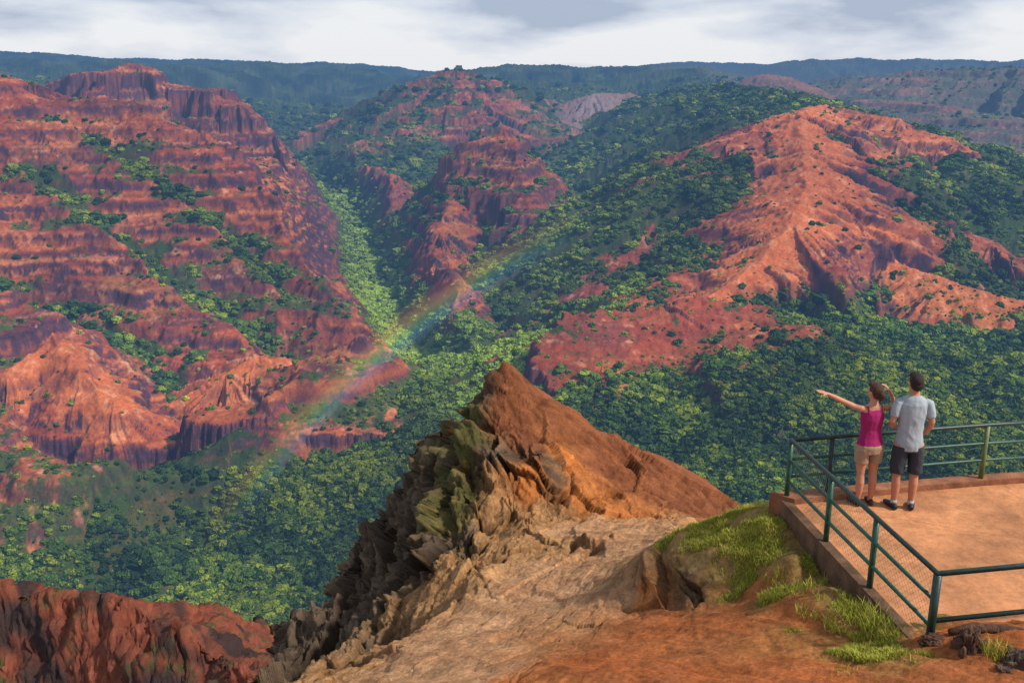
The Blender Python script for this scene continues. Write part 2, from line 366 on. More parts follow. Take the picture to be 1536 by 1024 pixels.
col = mixc(col, (.36, .145, .045), sst(.0, .45, n5)*.7)
col = mixc(col, (.19, .055, .045), sst(.0, .45, -n5)*.7)
col = mixc(col, (.48, .135, .046), sst(.0, .4, band*tb+.4*n1+.25*n2))
col = mixc(col, (.095, .030, .034), sst(-.1, .22, -band+.3*n2-.05)*.92*tb)
col = mixc(col, (.50, .23, .14), sst(.12, .45, band2)*.42*tb)
col = mixc(col, (.06, .026, .036), sst(.05, .35, -band2)*.7*tb)
hot = sst(.85, 1.25, RED+.25*n2)
col = mixc(col, (.57, .150, .042), hot*.72)
col = mixc(col, (.66, .35, .20), sst(.3, .8, n2+.6*n3+.15*hot-.06+.25*GU)*.45)
col = mixc(col, (.15, .038, .026), sst(.0, .6, -GU)*.65)
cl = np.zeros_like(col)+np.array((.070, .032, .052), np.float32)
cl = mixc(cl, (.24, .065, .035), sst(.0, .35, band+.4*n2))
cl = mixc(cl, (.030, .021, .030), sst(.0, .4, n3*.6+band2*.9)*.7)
vg = np.zeros_like(col)+np.array((.038, .066, .016), np.float32)
vg = mixc(vg, (.10, .13, .026), sst(-.1, .5, n1+.6*n3))
vg = mixc(vg, (.13, .09, .035), sst(.15, .5, n2+.5*n3)*.5)
vo = np.zeros_like(col)+np.array((.066, .080, .024), np.float32)
vo = mixc(vo, (.20, .17, .050), sst(.0, .5, n2+.6*n3))
vo = mixc(vo, (.030, .048, .018), sst(-.1, .4, -n1+.5*n3))
tdw = sst(.7, .3, TD)
vg = vg*(1-tdw[..., None])+vo*tdw[..., None]
vg = mixc(vg, (.018, .034, .013), fr_*sst(-.2, .4, fbm(X/260, Y/260, 4, 207)))
vg = mixc(vg, (.10, .12, .05), fr_*sst(.1, .5, fbm(X/420, Y/420, 4, 209)))
gray = sst(3700, 4300, R)*(X > 1200)
c = vg*(1-soil[..., None])+col*soil[..., None]
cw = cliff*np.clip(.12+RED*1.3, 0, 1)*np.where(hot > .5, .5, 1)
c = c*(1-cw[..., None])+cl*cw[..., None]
hillm = np.exp(-(((X-at(895,150,4950).x)/260)**2+((Y-4850)/350)**2))
c = mixc(c, (.24, .18, .17), hillm*soil*.9)
c = mixc(c, (.16, .15, .12), gray*.45)
c = c*np.clip(1+.4*n0, .6, 1.4)[..., None]  # broad dark and bright patches put into the colour in place of cloud shadows
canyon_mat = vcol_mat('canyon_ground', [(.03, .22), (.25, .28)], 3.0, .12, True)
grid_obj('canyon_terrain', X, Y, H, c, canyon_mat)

# ------------------------------------------------------------------ forest (one mass of crowns)
veg = (1-soil)*(1-cliff*.6)
rs = np.random.RandomState(5)
jit = rs.rand(*H.shape)
dens = np.maximum(sst(-.55, .1, n1+.8*n2+.35*sst(60, 0, above)), .75*low)
dens = dens*np.clip(1.05-.95*sst(.12, .45, n2-.5*n1)*(1-.6*low), .15, 1)
p = .27*veg*dens*(R > 420)*(R < 6500)*np.clip(TD, .03, 1)**1.1
p = np.where(R > 2600, p*.7, p)+.011*(1-cliff)*(R > 420)*(R < 3500)*(CD > 15)
sel = jit < p
sel[:8] = False; sel[-8:] = False
px_, py_, pz_, pr_ = X[sel], Y[sel], H[sel], R[sel]
small = (soil[sel] > .5) | (TD[sel] < .5)
nT = len(px_)
print('TREES', nT)
sizef = np.clip(1+.9*fbm(px_/90, py_/90, 2, 93), .6, 1.6)
sc = (1.6+5.4*rs.rand(nT)**2.8)*sizef*np.clip((pr_/1300)**.65, .9, 2.6)*np.where(small, .6, 1)
tone = fbm(px_/130, py_/130, 3, 91)+.36*rs.randn(nT)
tint = np.zeros((nT, 3), np.float32)+np.array((.054, .100, .017), np.float32)
tint = mixc(tint, (.20, .24, .022), sst(.0, .8, tone))
tint = mixc(tint, (.018, .038, .015), sst(.05, .5, -tone))
tint = tint*np.clip(1.05+.9*n0[sel], .45, 1.6)[:, None]  # crown tint carries the same painted cloud-shadow tone
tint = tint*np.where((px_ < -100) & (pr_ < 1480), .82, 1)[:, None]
VP = [at(*q) for q in [(765,700,1370),(725,630,1600),(640,583,1780),(600,520,2050),(572,460,2380),(552,410,2720),(535,350,3150),(505,300,3650)]]
def segd(x, y, P):
    m = np.full(x.shape, 1e9)
    for a, b in zip(P[:-1], P[1:]):
        dx, dy = b.x-a.x, b.y-a.y; t = np.clip(((x-a.x)*dx+(y-a.y)*dy)/(dx*dx+dy*dy), 0, 1)
        m = np.minimum(m, np.hypot(x-a.x-t*dx, y-a.y-t*dy))
    return m
rj = rs.rand(nT)
tint = mixc(tint, (.30, .42, .05), np.exp(-(segd(px_, py_, VP)/85)**2)*.95*(.3+.7*rj))
VP2 = [at(*q) for q in [(725,630,1600),(765,560,1790),(820,490,2060),(870,410,2400),(905,350,2750)]]
tint = mixc(tint, (.24, .31, .04), np.exp(-(segd(px_, py_, VP2)/200)**2)*.85*rj*sst(-.3, .3, fbm(px_/110, py_/110, 2, 95)))
lime_line = [at(*q) for q in PP([(212,742,-10),(262,690,-30),(285,640,-40)])]
tint = mixc(tint, (.40, .50, .035), np.exp(-(segd(px_, py_, lime_line)/18)**2)*(.5+.5*rj))
me = bpy.data.meshes.new('forest'); me.vertices.add(nT)
me.vertices.foreach_set('co', np.stack([px_, py_, pz_+sc*.3], -1).astype(np.float32).ravel())
a = me.attributes.new('sc', 'FLOAT', 'POINT'); a.data.foreach_set('value', sc.astype(np.float32))
a = me.attributes.new('rz', 'FLOAT_VECTOR', 'POINT')
a.data.foreach_set('vector', np.stack([rs.rand(nT)*.6-.3, rs.rand(nT)*.6-.3, rs.rand(nT)*6.28], -1).astype(np.float32).ravel())
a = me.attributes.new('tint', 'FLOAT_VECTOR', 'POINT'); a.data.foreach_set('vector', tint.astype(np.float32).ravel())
forest = bpy.data.objects.new('forest', me); C.objects.link(forest)
forest['kind'] = 'stuff'; forest['label'] = 'dense green forest covering the canyon floor and the lower slopes'; forest['category'] = 'forest'
fm, nt, out = newmat('foliage')
b = N(nt, 'ShaderNodeBsdfPrincipled'); b.inputs['Roughness'].default_value = .9; b.inputs['Specular IOR Level'].default_value = .1
A = N(nt, 'ShaderNodeAttribute', attribute_name='tint', attribute_type='INSTANCER')
g = N(nt, 'ShaderNodeNewGeometry')
n = N(nt, 'ShaderNodeTexNoise'); n.inputs['Scale'].default_value = .55; n.inputs['Detail'].default_value = 4
nt.links.new(g.outputs['Position'], n.inputs['Vector'])
r = N(nt, 'ShaderNodeMapRange'); r.inputs[1].default_value = .35; r.inputs[2].default_value = .65; r.inputs[3].default_value = .4; r.inputs[4].default_value = 1.6
nt.links.new(n.outputs['Fac'], r.inputs[0])
mm = N(nt, 'ShaderNodeVectorMath', operation='SCALE'); nt.links.new(A.outputs['Vector'], mm.inputs[0]); nt.links.new(r.outputs[0], mm.inputs['Scale'])
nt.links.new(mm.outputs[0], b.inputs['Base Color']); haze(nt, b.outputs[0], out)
gn = bpy.data.node_groups.new('crowns', 'GeometryNodeTree')
gn.interface.new_socket('Geometry', in_out='INPUT', socket_type='NodeSocketGeometry')
gn.interface.new_socket('Geometry', in_out='OUTPUT', socket_type='NodeSocketGeometry')
gi = gn.nodes.new('NodeGroupInput'); go = gn.nodes.new('NodeGroupOutput')
ico = gn.nodes.new('GeometryNodeMeshIcoSphere'); ico.inputs['Radius'].default_value = 1; ico.inputs['Subdivisions'].default_value = 3
spn = gn.nodes.new('GeometryNodeSetPosition')
nz = gn.nodes.new('ShaderNodeTexNoise'); nz.inputs['Scale'].default_value = 1.9; nz.inputs['Detail'].default_value = 3
sb = gn.nodes.new('ShaderNodeVectorMath'); sb.operation = 'SUBTRACT'; sb.inputs[1].default_value = (.5, .5, .5)
ml = gn.nodes.new('ShaderNodeVectorMath'); ml.operation = 'SCALE'; ml.inputs['Scale'].default_value = 2.4
gn.links.new(nz.outputs['Color'], sb.inputs[0]); gn.links.new(sb.outputs[0], ml.inputs[0])
gn.links.new(ico.outputs[0], spn.inputs['Geometry']); gn.links.new(ml.outputs[0], spn.inputs['Offset'])
sm_ = gn.nodes.new('GeometryNodeSetMaterial'); sm_.inputs['Material'].default_value = fm
gn.links.new(spn.outputs[0], sm_.inputs[0])
iop = gn.nodes.new('GeometryNodeInstanceOnPoints')
def na(nm, ty):
    q = gn.nodes.new('GeometryNodeInputNamedAttribute'); q.data_type = ty; q.inputs[0].default_value = nm; return q
gn.links.new(gi.outputs[0], iop.inputs['Points']); gn.links.new(sm_.outputs[0], iop.inputs['Instance'])
q = na('sc', 'FLOAT'); cx = gn.nodes.new('ShaderNodeCombineXYZ')
mz = gn.nodes.new('ShaderNodeMath'); mz.operation = 'MULTIPLY'; mz.inputs[1].default_value = .85
gn.links.new(q.outputs['Attribute'], cx.inputs[0]); gn.links.new(q.outputs['Attribute'], cx.inputs[1])
gn.links.new(q.outputs['Attribute'], mz.inputs[0]); gn.links.new(mz.outputs[0], cx.inputs[2])
gn.links.new(cx.outputs[0], iop.inputs['Scale'])
q = na('rz', 'FLOAT_VECTOR'); gn.links.new(q.outputs['Attribute'], iop.inputs['Rotation'])
gn.links.new(iop.outputs[0], go.inputs[0])
md = forest.modifiers.new('crowns', 'NODES'); md.node_group = gn

# ------------------------------------------------------------------ foreground ground
ZF = -5.5; ZR = -4.66
A0 = at_z(1187, 660, ZR); A3 = at_z(1407, 860, ZR)
dv = (A3-A0); L_ = dv.length
un = Vector((dv.y, -dv.x, 0)).normalized()
if un.x > 0: un = -un
dd = dv.normalized()
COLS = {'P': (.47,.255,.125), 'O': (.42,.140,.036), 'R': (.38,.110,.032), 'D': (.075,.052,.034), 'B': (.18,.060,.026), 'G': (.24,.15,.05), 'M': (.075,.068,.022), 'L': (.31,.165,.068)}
RUG = {'P': .26, 'O': .5, 'R': .07, 'D': 1.0, 'B': .44, 'G': .15, 'M': 1.0, 'L': .56}
CT = [(460,1030,12.5,'L'),(620,1000,11,'P'),(700,1024,9.2,'P'),(800,1024,8.3,'O'),(900,1000,8.8,'R'),(1000,1024,7.8,'R'),(1250,1024,7.6,'R'),(1500,1024,7.4,'R'),
 (700,940,13,'P'),(850,900,13.5,'P'),(780,870,15.3,'P'),(870,800,18,'P'),(950,830,15.5,'P'),(950,900,12,'P'),(975,905,11.7,'O'),(1000,940,10.5,'R'),(1100,930,10,'R'),
 (1180,920,9.8,'R'),(1300,960,8.9,'R'),(1250,890,10,'G'),(1330,930,9.1,'G'),(1290,905,9.6,'G'),(1200,850,10.8,'G'),(1180,820,11.2,'G'),(1100,800,12,'G'),(1020,808,12.6,'G'),(1000,838,12.2,'L'),(1060,840,11.6,'G'),(1110,850,11.3,'G'),(1155,766,12.3,'G'),
 (985,882,12.0,'D'),(1050,890,11.3,'D'),(1120,890,10.9,'R'),(1190,895,10.1,'G'),
 (1420,955,8.4,'R'),(1536,950,8.3,'R'),(1800,960,8,'R'),
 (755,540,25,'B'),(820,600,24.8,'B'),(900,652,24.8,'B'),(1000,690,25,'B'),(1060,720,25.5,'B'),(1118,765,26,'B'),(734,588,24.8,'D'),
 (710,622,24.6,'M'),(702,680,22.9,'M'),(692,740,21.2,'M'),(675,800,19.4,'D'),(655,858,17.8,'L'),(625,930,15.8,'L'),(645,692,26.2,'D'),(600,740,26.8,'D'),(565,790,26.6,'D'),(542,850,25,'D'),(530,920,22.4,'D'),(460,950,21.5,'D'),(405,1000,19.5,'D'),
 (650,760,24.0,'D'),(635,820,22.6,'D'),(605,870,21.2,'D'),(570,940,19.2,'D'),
 (790,650,23.2,'B'),(745,700,22.4,'D'),(765,620,24.0,'B'),(818,664,22.2,'D'),(830,700,22.2,'D'),(850,700,22.6,'O'),(830,760,20.5,'L'),(900,700,23.5,'B'),(880,735,21.6,'O'),(1000,730,23.5,'B'),(950,770,21,'O'),(1010,785,20.5,'L'),(1090,780,23,'B'),
 (790,725,21.5,'O'),(745,760,20.8,'L'),(760,800,19.2,'L'),(555,1000,16,'D'),(500,980,19.2,'D'),(840,820,17.5,'L'),(720,880,16,'L'),(715,830,18,'L')]
cpts = [(at(a, b_, d), t) for a, b_, d, t in CT]
cpts += [(Vector(v), t) for v, t in [((-4,5,-6.5),'P'),((0,4,-4),'R'),((4,4,-3.6),'R'),((8,4,-3.6),'R'),((0,2,-2.6),'R'),((-3,3,-5),'R'),
   ((3.5,13.2,-6.2),'G'),((6,13.5,-6.3),'G'),((10,13.5,-6.3),'G'),((6,11.5,-6.3),'R'),((6,10,-6.1),'R'),((9,10,-6.1),'R'),((4.6,11,-6.2),'R')]]
for t_, z_ in ((.08, -5.70), (.3, -5.68), (.55, -5.64), (.8, -5.59), (.97, -5.54)):
    v = A0+dv*t_+un*.28; cpts.append((Vector((v.x, v.y, z_)), 'G'))
Pxy = np.array([(p.x, p.y) for p, t in cpts]); Pz = np.array([p.z for p, t in cpts])
n_ = len(Pxy)
D_ = np.sqrt(((Pxy[:, None]-Pxy[None])**2).sum(-1)+.12**2)
Amat = np.zeros((n_+3, n_+3)); Amat[:n_, :n_] = D_-np.eye(n_)*.03; Amat[:n_, n_] = 1; Amat[:n_, n_+1:] = Pxy; Amat[n_, :n_] = 1; Amat[n_+1:, :n_] = Pxy.T
wgt = np.linalg.solve(Amat, np.concatenate([Pz, [0, 0, 0]]))
EDGE = [at(250,1150,10), at(400,1012,19), at(460,948,21.8), at(528,916,22.6), at(538,850,25.2), at(562,790,26.8), at(598,738,27.0), at(640,688,26.4), at(690,668,25.6),
        at(706,612,25.0), at(753,537,25.15), at(820,598,25.1), at(900,650,25.1), at(1000,688,25.4), at(1060,718,26), at(1122,767,26.3), at(1100,785,23), at(1060,800,19.5), at(1005,810,16), at(1000,812,12.9), at(1155,757,12.7)]
EDGE = [(p.x, p.y) for p in EDGE]+[(4.2, 13.3), (8, 13.7), (40, 14), (40, -5), (-6, -5), (-6, 5)]
NA2, NR2 = 1200, 1050
th2 = np.radians(np.linspace(-36, 36, NA2)); r2 = np.exp(np.interp(np.linspace(0, 1, NR2), [0, .08, .80, 1], [math.log(v) for v in (3.0, 7.5, 29, 110)]))
R2_, T2 = np.meshgrid(r2, th2, indexing='ij'); x2 = R2_*np.sin(T2); y2 = R2_*np.cos(T2)
def topz(x, y):
    z = wgt[n_]+wgt[n_+1]*x+wgt[n_+2]*y
    for i in range(n_): z = z+wgt[i]*np.sqrt((x-Pxy[i, 0])**2+(y-Pxy[i, 1])**2+.12**2)
    return z
ex = x2+.25*fbm(x2/1.3, y2/1.3, 3, 101); ey = y2+.25*fbm(x2/1.3, y2/1.3, 3, 103)
inside = np.zeros(x2.shape, bool); dmin = np.full(x2.shape, 1e9); nxp = np.zeros_like(x2); nyp = np.zeros_like(x2)
for (ax, ay), (bx, by) in zip(EDGE, EDGE[1:]+EDGE[:1]):
    dx, dy = bx-ax, by-ay; t = np.clip(((ex-ax)*dx+(ey-ay)*dy)/(dx*dx+dy*dy+1e-9), 0, 1)
    qx = ax+t*dx; qy = ay+t*dy; d = np.hypot(ex-qx, ey-qy); m = d < dmin
    dmin = np.where(m, d, dmin); nxp = np.where(m, qx, nxp); nyp = np.where(m, qy, nyp)
    cr = ((ay > ey) != (by > ey)) & (ex < (bx-ax)*(ey-ay)/(by-ay+1e-12)+ax)
    inside ^= cr
dout = np.where(inside, 0, dmin)
zt = topz(np.where(inside, x2, nxp), np.where(inside, y2, nyp))
zz = zt-1.9*dout-.5*np.minimum(dout, 2)
LP = [at(*q) for q in [(-250,856,46),(0,874,46),(100,886,44),(195,902,42),(235,932,40),(330,978,37),(390,1014,33),(440,1062,29)]]
bz = np.full(x2.shape, -1e9)
for a, b_ in zip(LP[:-1], LP[1:]):
    dx, dy = b_.x-a.x, b_.y-a.y; t = np.clip(((x2-a.x)*dx+(y2-a.y)*dy)/(dx*dx+dy*dy), 0, 1)
    d = np.hypot(x2-a.x-t*dx, y2-a.y-t*dy)
    bz = np.maximum(bz, a.z+t*(b_.z-a.z)-(.80+.25*fbm(x2/7, y2/7, 3, 7))*d)
bz = bz+1.1*(rid(x2/6, y2/9, 4, 8)-.4)
spur = bz > zz
zz = np.maximum(zz, bz)
wxx = x2+.35*fbm(x2*.9, y2*.9, 4, 111, .6); wyy = y2+.6*fbm(x2*.9, y2*.9, 4, 113, .6)
cn = 0; rn = 0; gn_ = 0; dn = 0
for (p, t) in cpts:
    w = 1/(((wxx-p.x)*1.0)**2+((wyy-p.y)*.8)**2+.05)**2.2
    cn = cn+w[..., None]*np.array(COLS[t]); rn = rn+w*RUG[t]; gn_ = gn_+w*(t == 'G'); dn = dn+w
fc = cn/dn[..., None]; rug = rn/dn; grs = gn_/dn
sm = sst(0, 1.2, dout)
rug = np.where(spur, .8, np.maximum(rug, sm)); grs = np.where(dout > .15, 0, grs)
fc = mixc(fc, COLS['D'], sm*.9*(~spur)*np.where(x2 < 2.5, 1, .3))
M = (rug > .1) & (R2_ > 8)
xm, ym, zm = x2[M].astype(np.float32), y2[M].astype(np.float32), zz[M].astype(np.float32)
s_ = np.where(spur[M], 2.0, 1.0)
wv3 = .22*pn3(xm/1.1/s_, ym/1.1/s_, zm/1.1/s_, 5)+.06*pn3(xm/.3/s_, ym/.3/s_, zm/.3/s_, 6)
ua = (xm*.8-zm*.6)/s_; ub = (xm*.6+zm*.8)/s_; uc = ym/s_
f_1, e_1 = facets(ua/3.3+wv3, uc/3.3, ub/1.05, 1, 1.35)
f_2, e_2 = facets(ua/1.5+wv3, uc/1.5, ub/.40-wv3, 2, 1.3)
f_3, e_3 = facets(ua/.45+wv3, uc/.45, ub/.14+wv3, 3, 1.2)
fine = fbm3(xm/1.1/s_, ym/1.1/s_, zm/1.1/s_, 6, 131, .66)
rgd = fbm3(ua/2.2+wv3, uc/1.8, ub/.6, 5, 133, .6, True)
def full(v, d=0.):
    o = np.full(x2.shape, d, np.float32); o[M] = v; return o
cr1 = full(1-sst(.0, .035, e_1)); cr2 = full(1-sst(.0, .045, e_2))
FV1, FV2, FV3, FN, RG = full(f_1), full(f_2), full(f_3), full(fine), full(rgd)
pk = at(755, 540, 25)
pkf = 1-.7*np.exp(-((x2-pk.x)**2+(y2-pk.y)**2)/.9)
amp = sst(.1, .95, rug)*np.clip(R2_/20, .4, 1.2)*pkf
dz = amp*np.where(spur, .25*FV1+.10*FV2+.75*FN+.35*(RG-.35), .46*FV1+.18*FV2+.07*FV3+.28*FN+.26*(RG-.35)-.08*cr1-.03*cr2)
rills = rid((x2*.55-y2*.8)*.55, (x2*.8+y2*.55)*1.8, 4, 211)
soft = (1-sst(.1, .6, rug))*(.06*fbm(x2/.9, y2/.9, 4, 151)+.08*rills*np.clip(R2_/12, .5, 1.5)+.015*fbm(x2/.12, y2/.12, 3, 153))+.06*grs*fbm(x2/.4, y2/.4, 3, 155)
gy = np.gradient(zz, axis=0)/np.gradient(R2_, axis=0); gx = np.gradient(zz, axis=1)/(R2_*(th2[1]-th2[0]))
nx_ = -(gy*np.sin(T2)+gx*np.cos(T2)); ny_ = -(gy*np.cos(T2)-gx*np.sin(T2)); nl = np.sqrt(nx_**2+ny_**2+1)
disp = dz+soft
disp = np.where((x2 > 3.6) & (y2 > 9.2), np.minimum(disp, 0), disp)
X3 = x2+nx_/nl*disp; Y3 = y2+ny_/nl*disp; Z3 = zz+1/nl*disp
t1 = fbm(x2*1.7, y2*1.7, 5, 161, .6); t2 = fbm(x2*7, y2*7, 4, 163, .6)
fc = fc*(1+.45*t1+.38*t2)[..., None]
fc = fc*np.clip(1+amp*.35*FV2+amp*.3*FV1+amp*.3*FV3+amp*.5*(RG-.35), .35, 1.6)[..., None]
fc = fc*(1-np.clip(.45*cr1+.2*cr2, 0, .8)*sst(.2, .7, rug))[..., None]
fc = mixc(fc, (.38,.13,.034), sst(.15, .6, t1+.3*t2)*rug*.5*(~spur)*(x2 > -1.6))
fc = mixc(fc, (.30,.11,.045), sst(.1, .5, rills+.5*t1-.2)*(1-rug)*.45*(grs < .3))
gpatch = sst(-.1, .3, fbm(x2*1.6, y2*1.6, 4, 183, .6)+.5*(grs-.6))*grs
fc = mixc(fc, (.13, .14, .03), gpatch*.8)
fc = mixc(fc, (.085,.090,.020), sst(.2, .6, fbm(x2*.9, y2*.9, 5, 171, .65)+.4*t2)*sst(.35, .8, rug)*((x2 < .3) & ~spur)*.6)
sp_c = np.zeros_like(fc)+np.array((.19, .055, .032)); sp_c = sp_c*(1+.6*t1+.4*t2+.4*FN)[..., None]
sp_c = mixc(sp_c, (.065, .065, .026), sst(.1, .45, t1+.9*fbm(x2/3, y2/3, 3, 99)))
sp_c = mixc(sp_c, (.045, .028, .026), sst(-.1, .35, fbm(x2/6+.1*zz, zz/1.4, 4, 97)))
fc = np.where(spur[..., None], sp_c, fc)
fc = np.clip(fc, .008, .8)
fore_mat = vcol_mat('rocky_soil', [(2.5, .22), (22, .3)], .08, 7, False)
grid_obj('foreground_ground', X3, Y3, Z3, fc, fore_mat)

# grass
outd = (x2-A0.x)*un.x+(y2-A0.y)*un.y
ii = np.argwhere((gpatch*(.6+.8*rs.rand(*gpatch.shape)) > .42) & (R2_ > 8) & (R2_ < 14) & (x2 > 1.0) & (outd > .12) & (y2 < 12.9))
ch = ii[rs.randint(0, len(ii), 46000)]
gx0 = X3[ch[:, 0], ch[:, 1]]+rs.randn(len(ch))*.02; gy0 = Y3[ch[:, 0], ch[:, 1]]+rs.randn(len(ch))*.02; gz0 = Z3[ch[:, 0], ch[:, 1]]-.01
ghh = .022+.05*rs.rand(len(ch))*np.clip(fbm(gx0*3.2, gy0*3.2, 2, 191)*1.6+.8, .2, 1.8)
PXX = 768+F*(x2/(y2*cp-Z3*sp)); PYY = 512-F*((y2*sp+Z3*cp)/(y2*cp-Z3*sp))
def near_px(a_, b__):
    dd_ = np.abs(PXX-a_)+np.abs(PYY-b__); return np.unravel_index(np.argmin(dd_), dd_.shape)
tuft = []
spots = [(1335,945,900,.28,.19),(1300,925,400,.25,.13),(1100,805,300,.25,.10),(1170,765,300,.2,.10),(1495,985,160,.12,.2),(1270,1010,120,.15,.07)]
for _ in range(60):
    tt = random.random(); spots.append((1180+195*tt+random.uniform(-110, 0)*(1-tt*.3), 800+145*tt+random.uniform(-20, 70)*(1-.5*tt), 70, .10, random.uniform(.06, .12)))
for (a_, b__, n__, rad, hh) in spots:
    k = near_px(a_, b__)
    for _ in range(n__):
        a = rs.rand()*6.28; q = rad*math.sqrt(rs.rand())
        X0, Y0 = x2[k]+q*math.cos(a), y2[k]+q*math.sin(a)
        if (X0-A0.x)*un.x+(Y0-A0.y)*un.y < .10 and Y0 > 8.6: continue
        tuft.append((X0, Y0, Z3[k]-.03, hh*(.5+.7*rs.rand())))
tuft = np.array(tuft)
gx0 = np.concatenate([gx0, tuft[:, 0]]); gy0 = np.concatenate([gy0, tuft[:, 1]]); gz0 = np.concatenate([gz0, tuft[:, 2]]); ghh = np.concatenate([ghh, tuft[:, 3]])
nb = len(gx0); ang = rs.rand(nb)*6.28; ln = ghh*(.2+.7*rs.rand(nb)); la = rs.rand(nb)*6.28; wd = .0025+.0025*rs.rand(nb)
b0 = np.stack([gx0-wd*np.cos(ang), gy0-wd*np.sin(ang), gz0], -1); b1 = np.stack([gx0+wd*np.cos(ang), gy0+wd*np.sin(ang), gz0], -1)
mxp = np.stack([gx0+ln*.35*np.cos(la), gy0+ln*.35*np.sin(la), gz0+ghh*.6], -1); wv = np.stack([wd*.7*np.cos(ang), wd*.7*np.sin(ang), 0*wd], -1)
tip = np.stack([gx0+ln*np.cos(la), gy0+ln*np.sin(la), gz0+ghh], -1)
V = np.stack([b0, b1, mxp+wv, mxp-wv, tip], 1).reshape(-1, 3)
k5 = np.arange(nb)*5
faces = [(int(k), int(k+1), int(k+2), int(k+3)) for k in k5]+[(int(k+3), int(k+2), int(k+4)) for k in k5]
me = bpy.data.meshes.new('grass'); me.from_pydata(V.tolist(), [], faces)
ca = me.color_attributes.new('Col', 'FLOAT_COLOR', 'POINT')
gc = np.zeros((nb, 3), np.float32)+np.array((.22, .28, .03), np.float32)
gc = mixc(gc, (.50, .46, .07), rs.rand(nb)**1.3); gc = mixc(gc, (.42, .29, .12), (rs.rand(nb) > .8)*.8)
gc4 = np.ones((nb*5, 4), np.float32); gc4[:, :3] = np.repeat(gc, 5, 0); ca.data.foreach_set('color', gc4.ravel())
me.materials.append(vcol_mat('grass_blades', [(4, .2)], .001, 50, False))
go_ = bpy.data.objects.new('grass', me); C.objects.link(go_)
go_['kind'] = 'stuff'; go_['label'] = 'yellow green grass on the bank left of the concrete platform'; go_['category'] = 'grass'

# ------------------------------------------------------------------ mesh helpers
def tube(bm, pts, r, seg=8, cap=True):
    pts = [Vector(p) for p in pts]; rings = []
    for i, p in enumerate(pts):
        t = (pts[min(i+1, len(pts)-1)]-pts[max(i-1, 0)]).normalized()
        ref = Vector((0, 0, 1)) if abs(t.z) < .9 else Vector((1, 0, 0))
        a = t.cross(ref).normalized(); b = t.cross(a)
        rr = r[i] if isinstance(r, (list, tuple)) else r
        rings.append([bm.verts.new(p+a*rr*math.cos(2*math.pi*k/seg)+b*rr*math.sin(2*math.pi*k/seg)) for k in range(seg)])
    for A_, B_ in zip(rings[:-1], rings[1:]):
        for k in range(seg): bm.faces.new((A_[k], A_[(k+1) % seg], B_[(k+1) % seg], B_[k]))
    if cap:
        bm.faces.new(rings[0]); bm.faces.new(rings[-1])
def prism(bm, poly, z0, z1):
    lo = [bm.verts.new((x, y, z0)) for x, y in poly]; hi = [bm.verts.new((x, y, z1)) for x, y in poly]
    n = len(poly); bm.faces.new(hi); bm.faces.new(lo[::-1])
    for i in range(n): bm.faces.new((lo[i], lo[(i+1) % n], hi[(i+1) % n], hi[i]))
def obj(name, bm, mat, parent=None, smooth=True):
    bmesh.ops.recalc_face_normals(bm, faces=bm.faces)
    me = bpy.data.meshes.new(name); bm.to_mesh(me); bm.free()
    if smooth: me.shade_smooth()
    me.materials.append(mat)
    o = bpy.data.objects.new(name, me); C.objects.link(o)
    if parent: o.parent = parent; o.matrix_parent_inverse = parent.matrix_basis.inverted()
    return o
def thing(name, label, cat, loc=(0, 0, 0), rz=0, group=None):
    o = bpy.data.objects.new(name, None); C.objects.link(o); o.location = loc; o.rotation_euler = (0, 0, rz)
    o['label'] = label; o['category'] = cat
    if group: o['group'] = group
    o.empty_display_size = .2
    return o

# ------------------------------------------------------------------ platform
A1 = A0+dv*.34; A2 = A0+dv*.655
Bq = [A0, at_z(1390, 644, ZR), at_z(1484, 637, ZR), at_z(1640, 628, ZR)]
XR = Bq[3].x
fr_ = at_z(1536, 848, ZR)-A3; far_r = A3+fr_*((XR-A3.x)/fr_.x)
plat = thing('viewing_platform', 'tan concrete viewing platform with low kerb that the two people stand on', 'platform', (A0.x, A0.y, ZF-.5))
poly = [(A0.x, A0.y), (A3.x, A3.y), (XR, far_r.y), (XR, Bq[3].y), (Bq[2].x, Bq[2].y), (Bq[1].x, Bq[1].y)]
conc = simple('tan_concrete', (.47, .20, .085), .9, nscale=1.1, namt=.3, bump=.35, bscale=25)
nt = conc.node_tree; pb = next(n for n in nt.nodes if n.type == 'BSDF_PRINCIPLED'); src = pb.inputs['Base Color'].links[0].from_socket
tcc = next(n for n in nt.nodes if n.type == 'TEX_COORD')
vo_ = N(nt, 'ShaderNodeTexVoronoi', feature='DISTANCE_TO_EDGE'); vo_.inputs['Scale'].default_value = .55
nwp = N(nt, 'ShaderNodeTexNoise'); nwp.inputs['Scale'].default_value = 2.2; nwp.inputs['Detail'].default_value = 6
mxv = N(nt, 'ShaderNodeMix', data_type='VECTOR'); mxv.inputs[0].default_value = .25
nt.links.new(tcc.outputs['Object'], nwp.inputs['Vector']); nt.links.new(tcc.outputs['Object'], mxv.inputs[4]); nt.links.new(nwp.outputs['Color'], mxv.inputs[5]); nt.links.new(mxv.outputs[1], vo_.inputs['Vector'])
mr_ = N(nt, 'ShaderNodeMapRange'); mr_.inputs[1].default_value = 0; mr_.inputs[2].default_value = .012; mr_.inputs[3].default_value = .78; mr_.inputs[4].default_value = 1
nt.links.new(vo_.outputs['Distance'], mr_.inputs[0])
n9 = N(nt, 'ShaderNodeTexNoise'); n9.inputs['Scale'].default_value = 7; n9.inputs['Detail'].default_value = 9; n9.inputs['Roughness'].default_value = .75
nt.links.new(tcc.outputs['Object'], n9.inputs['Vector'])
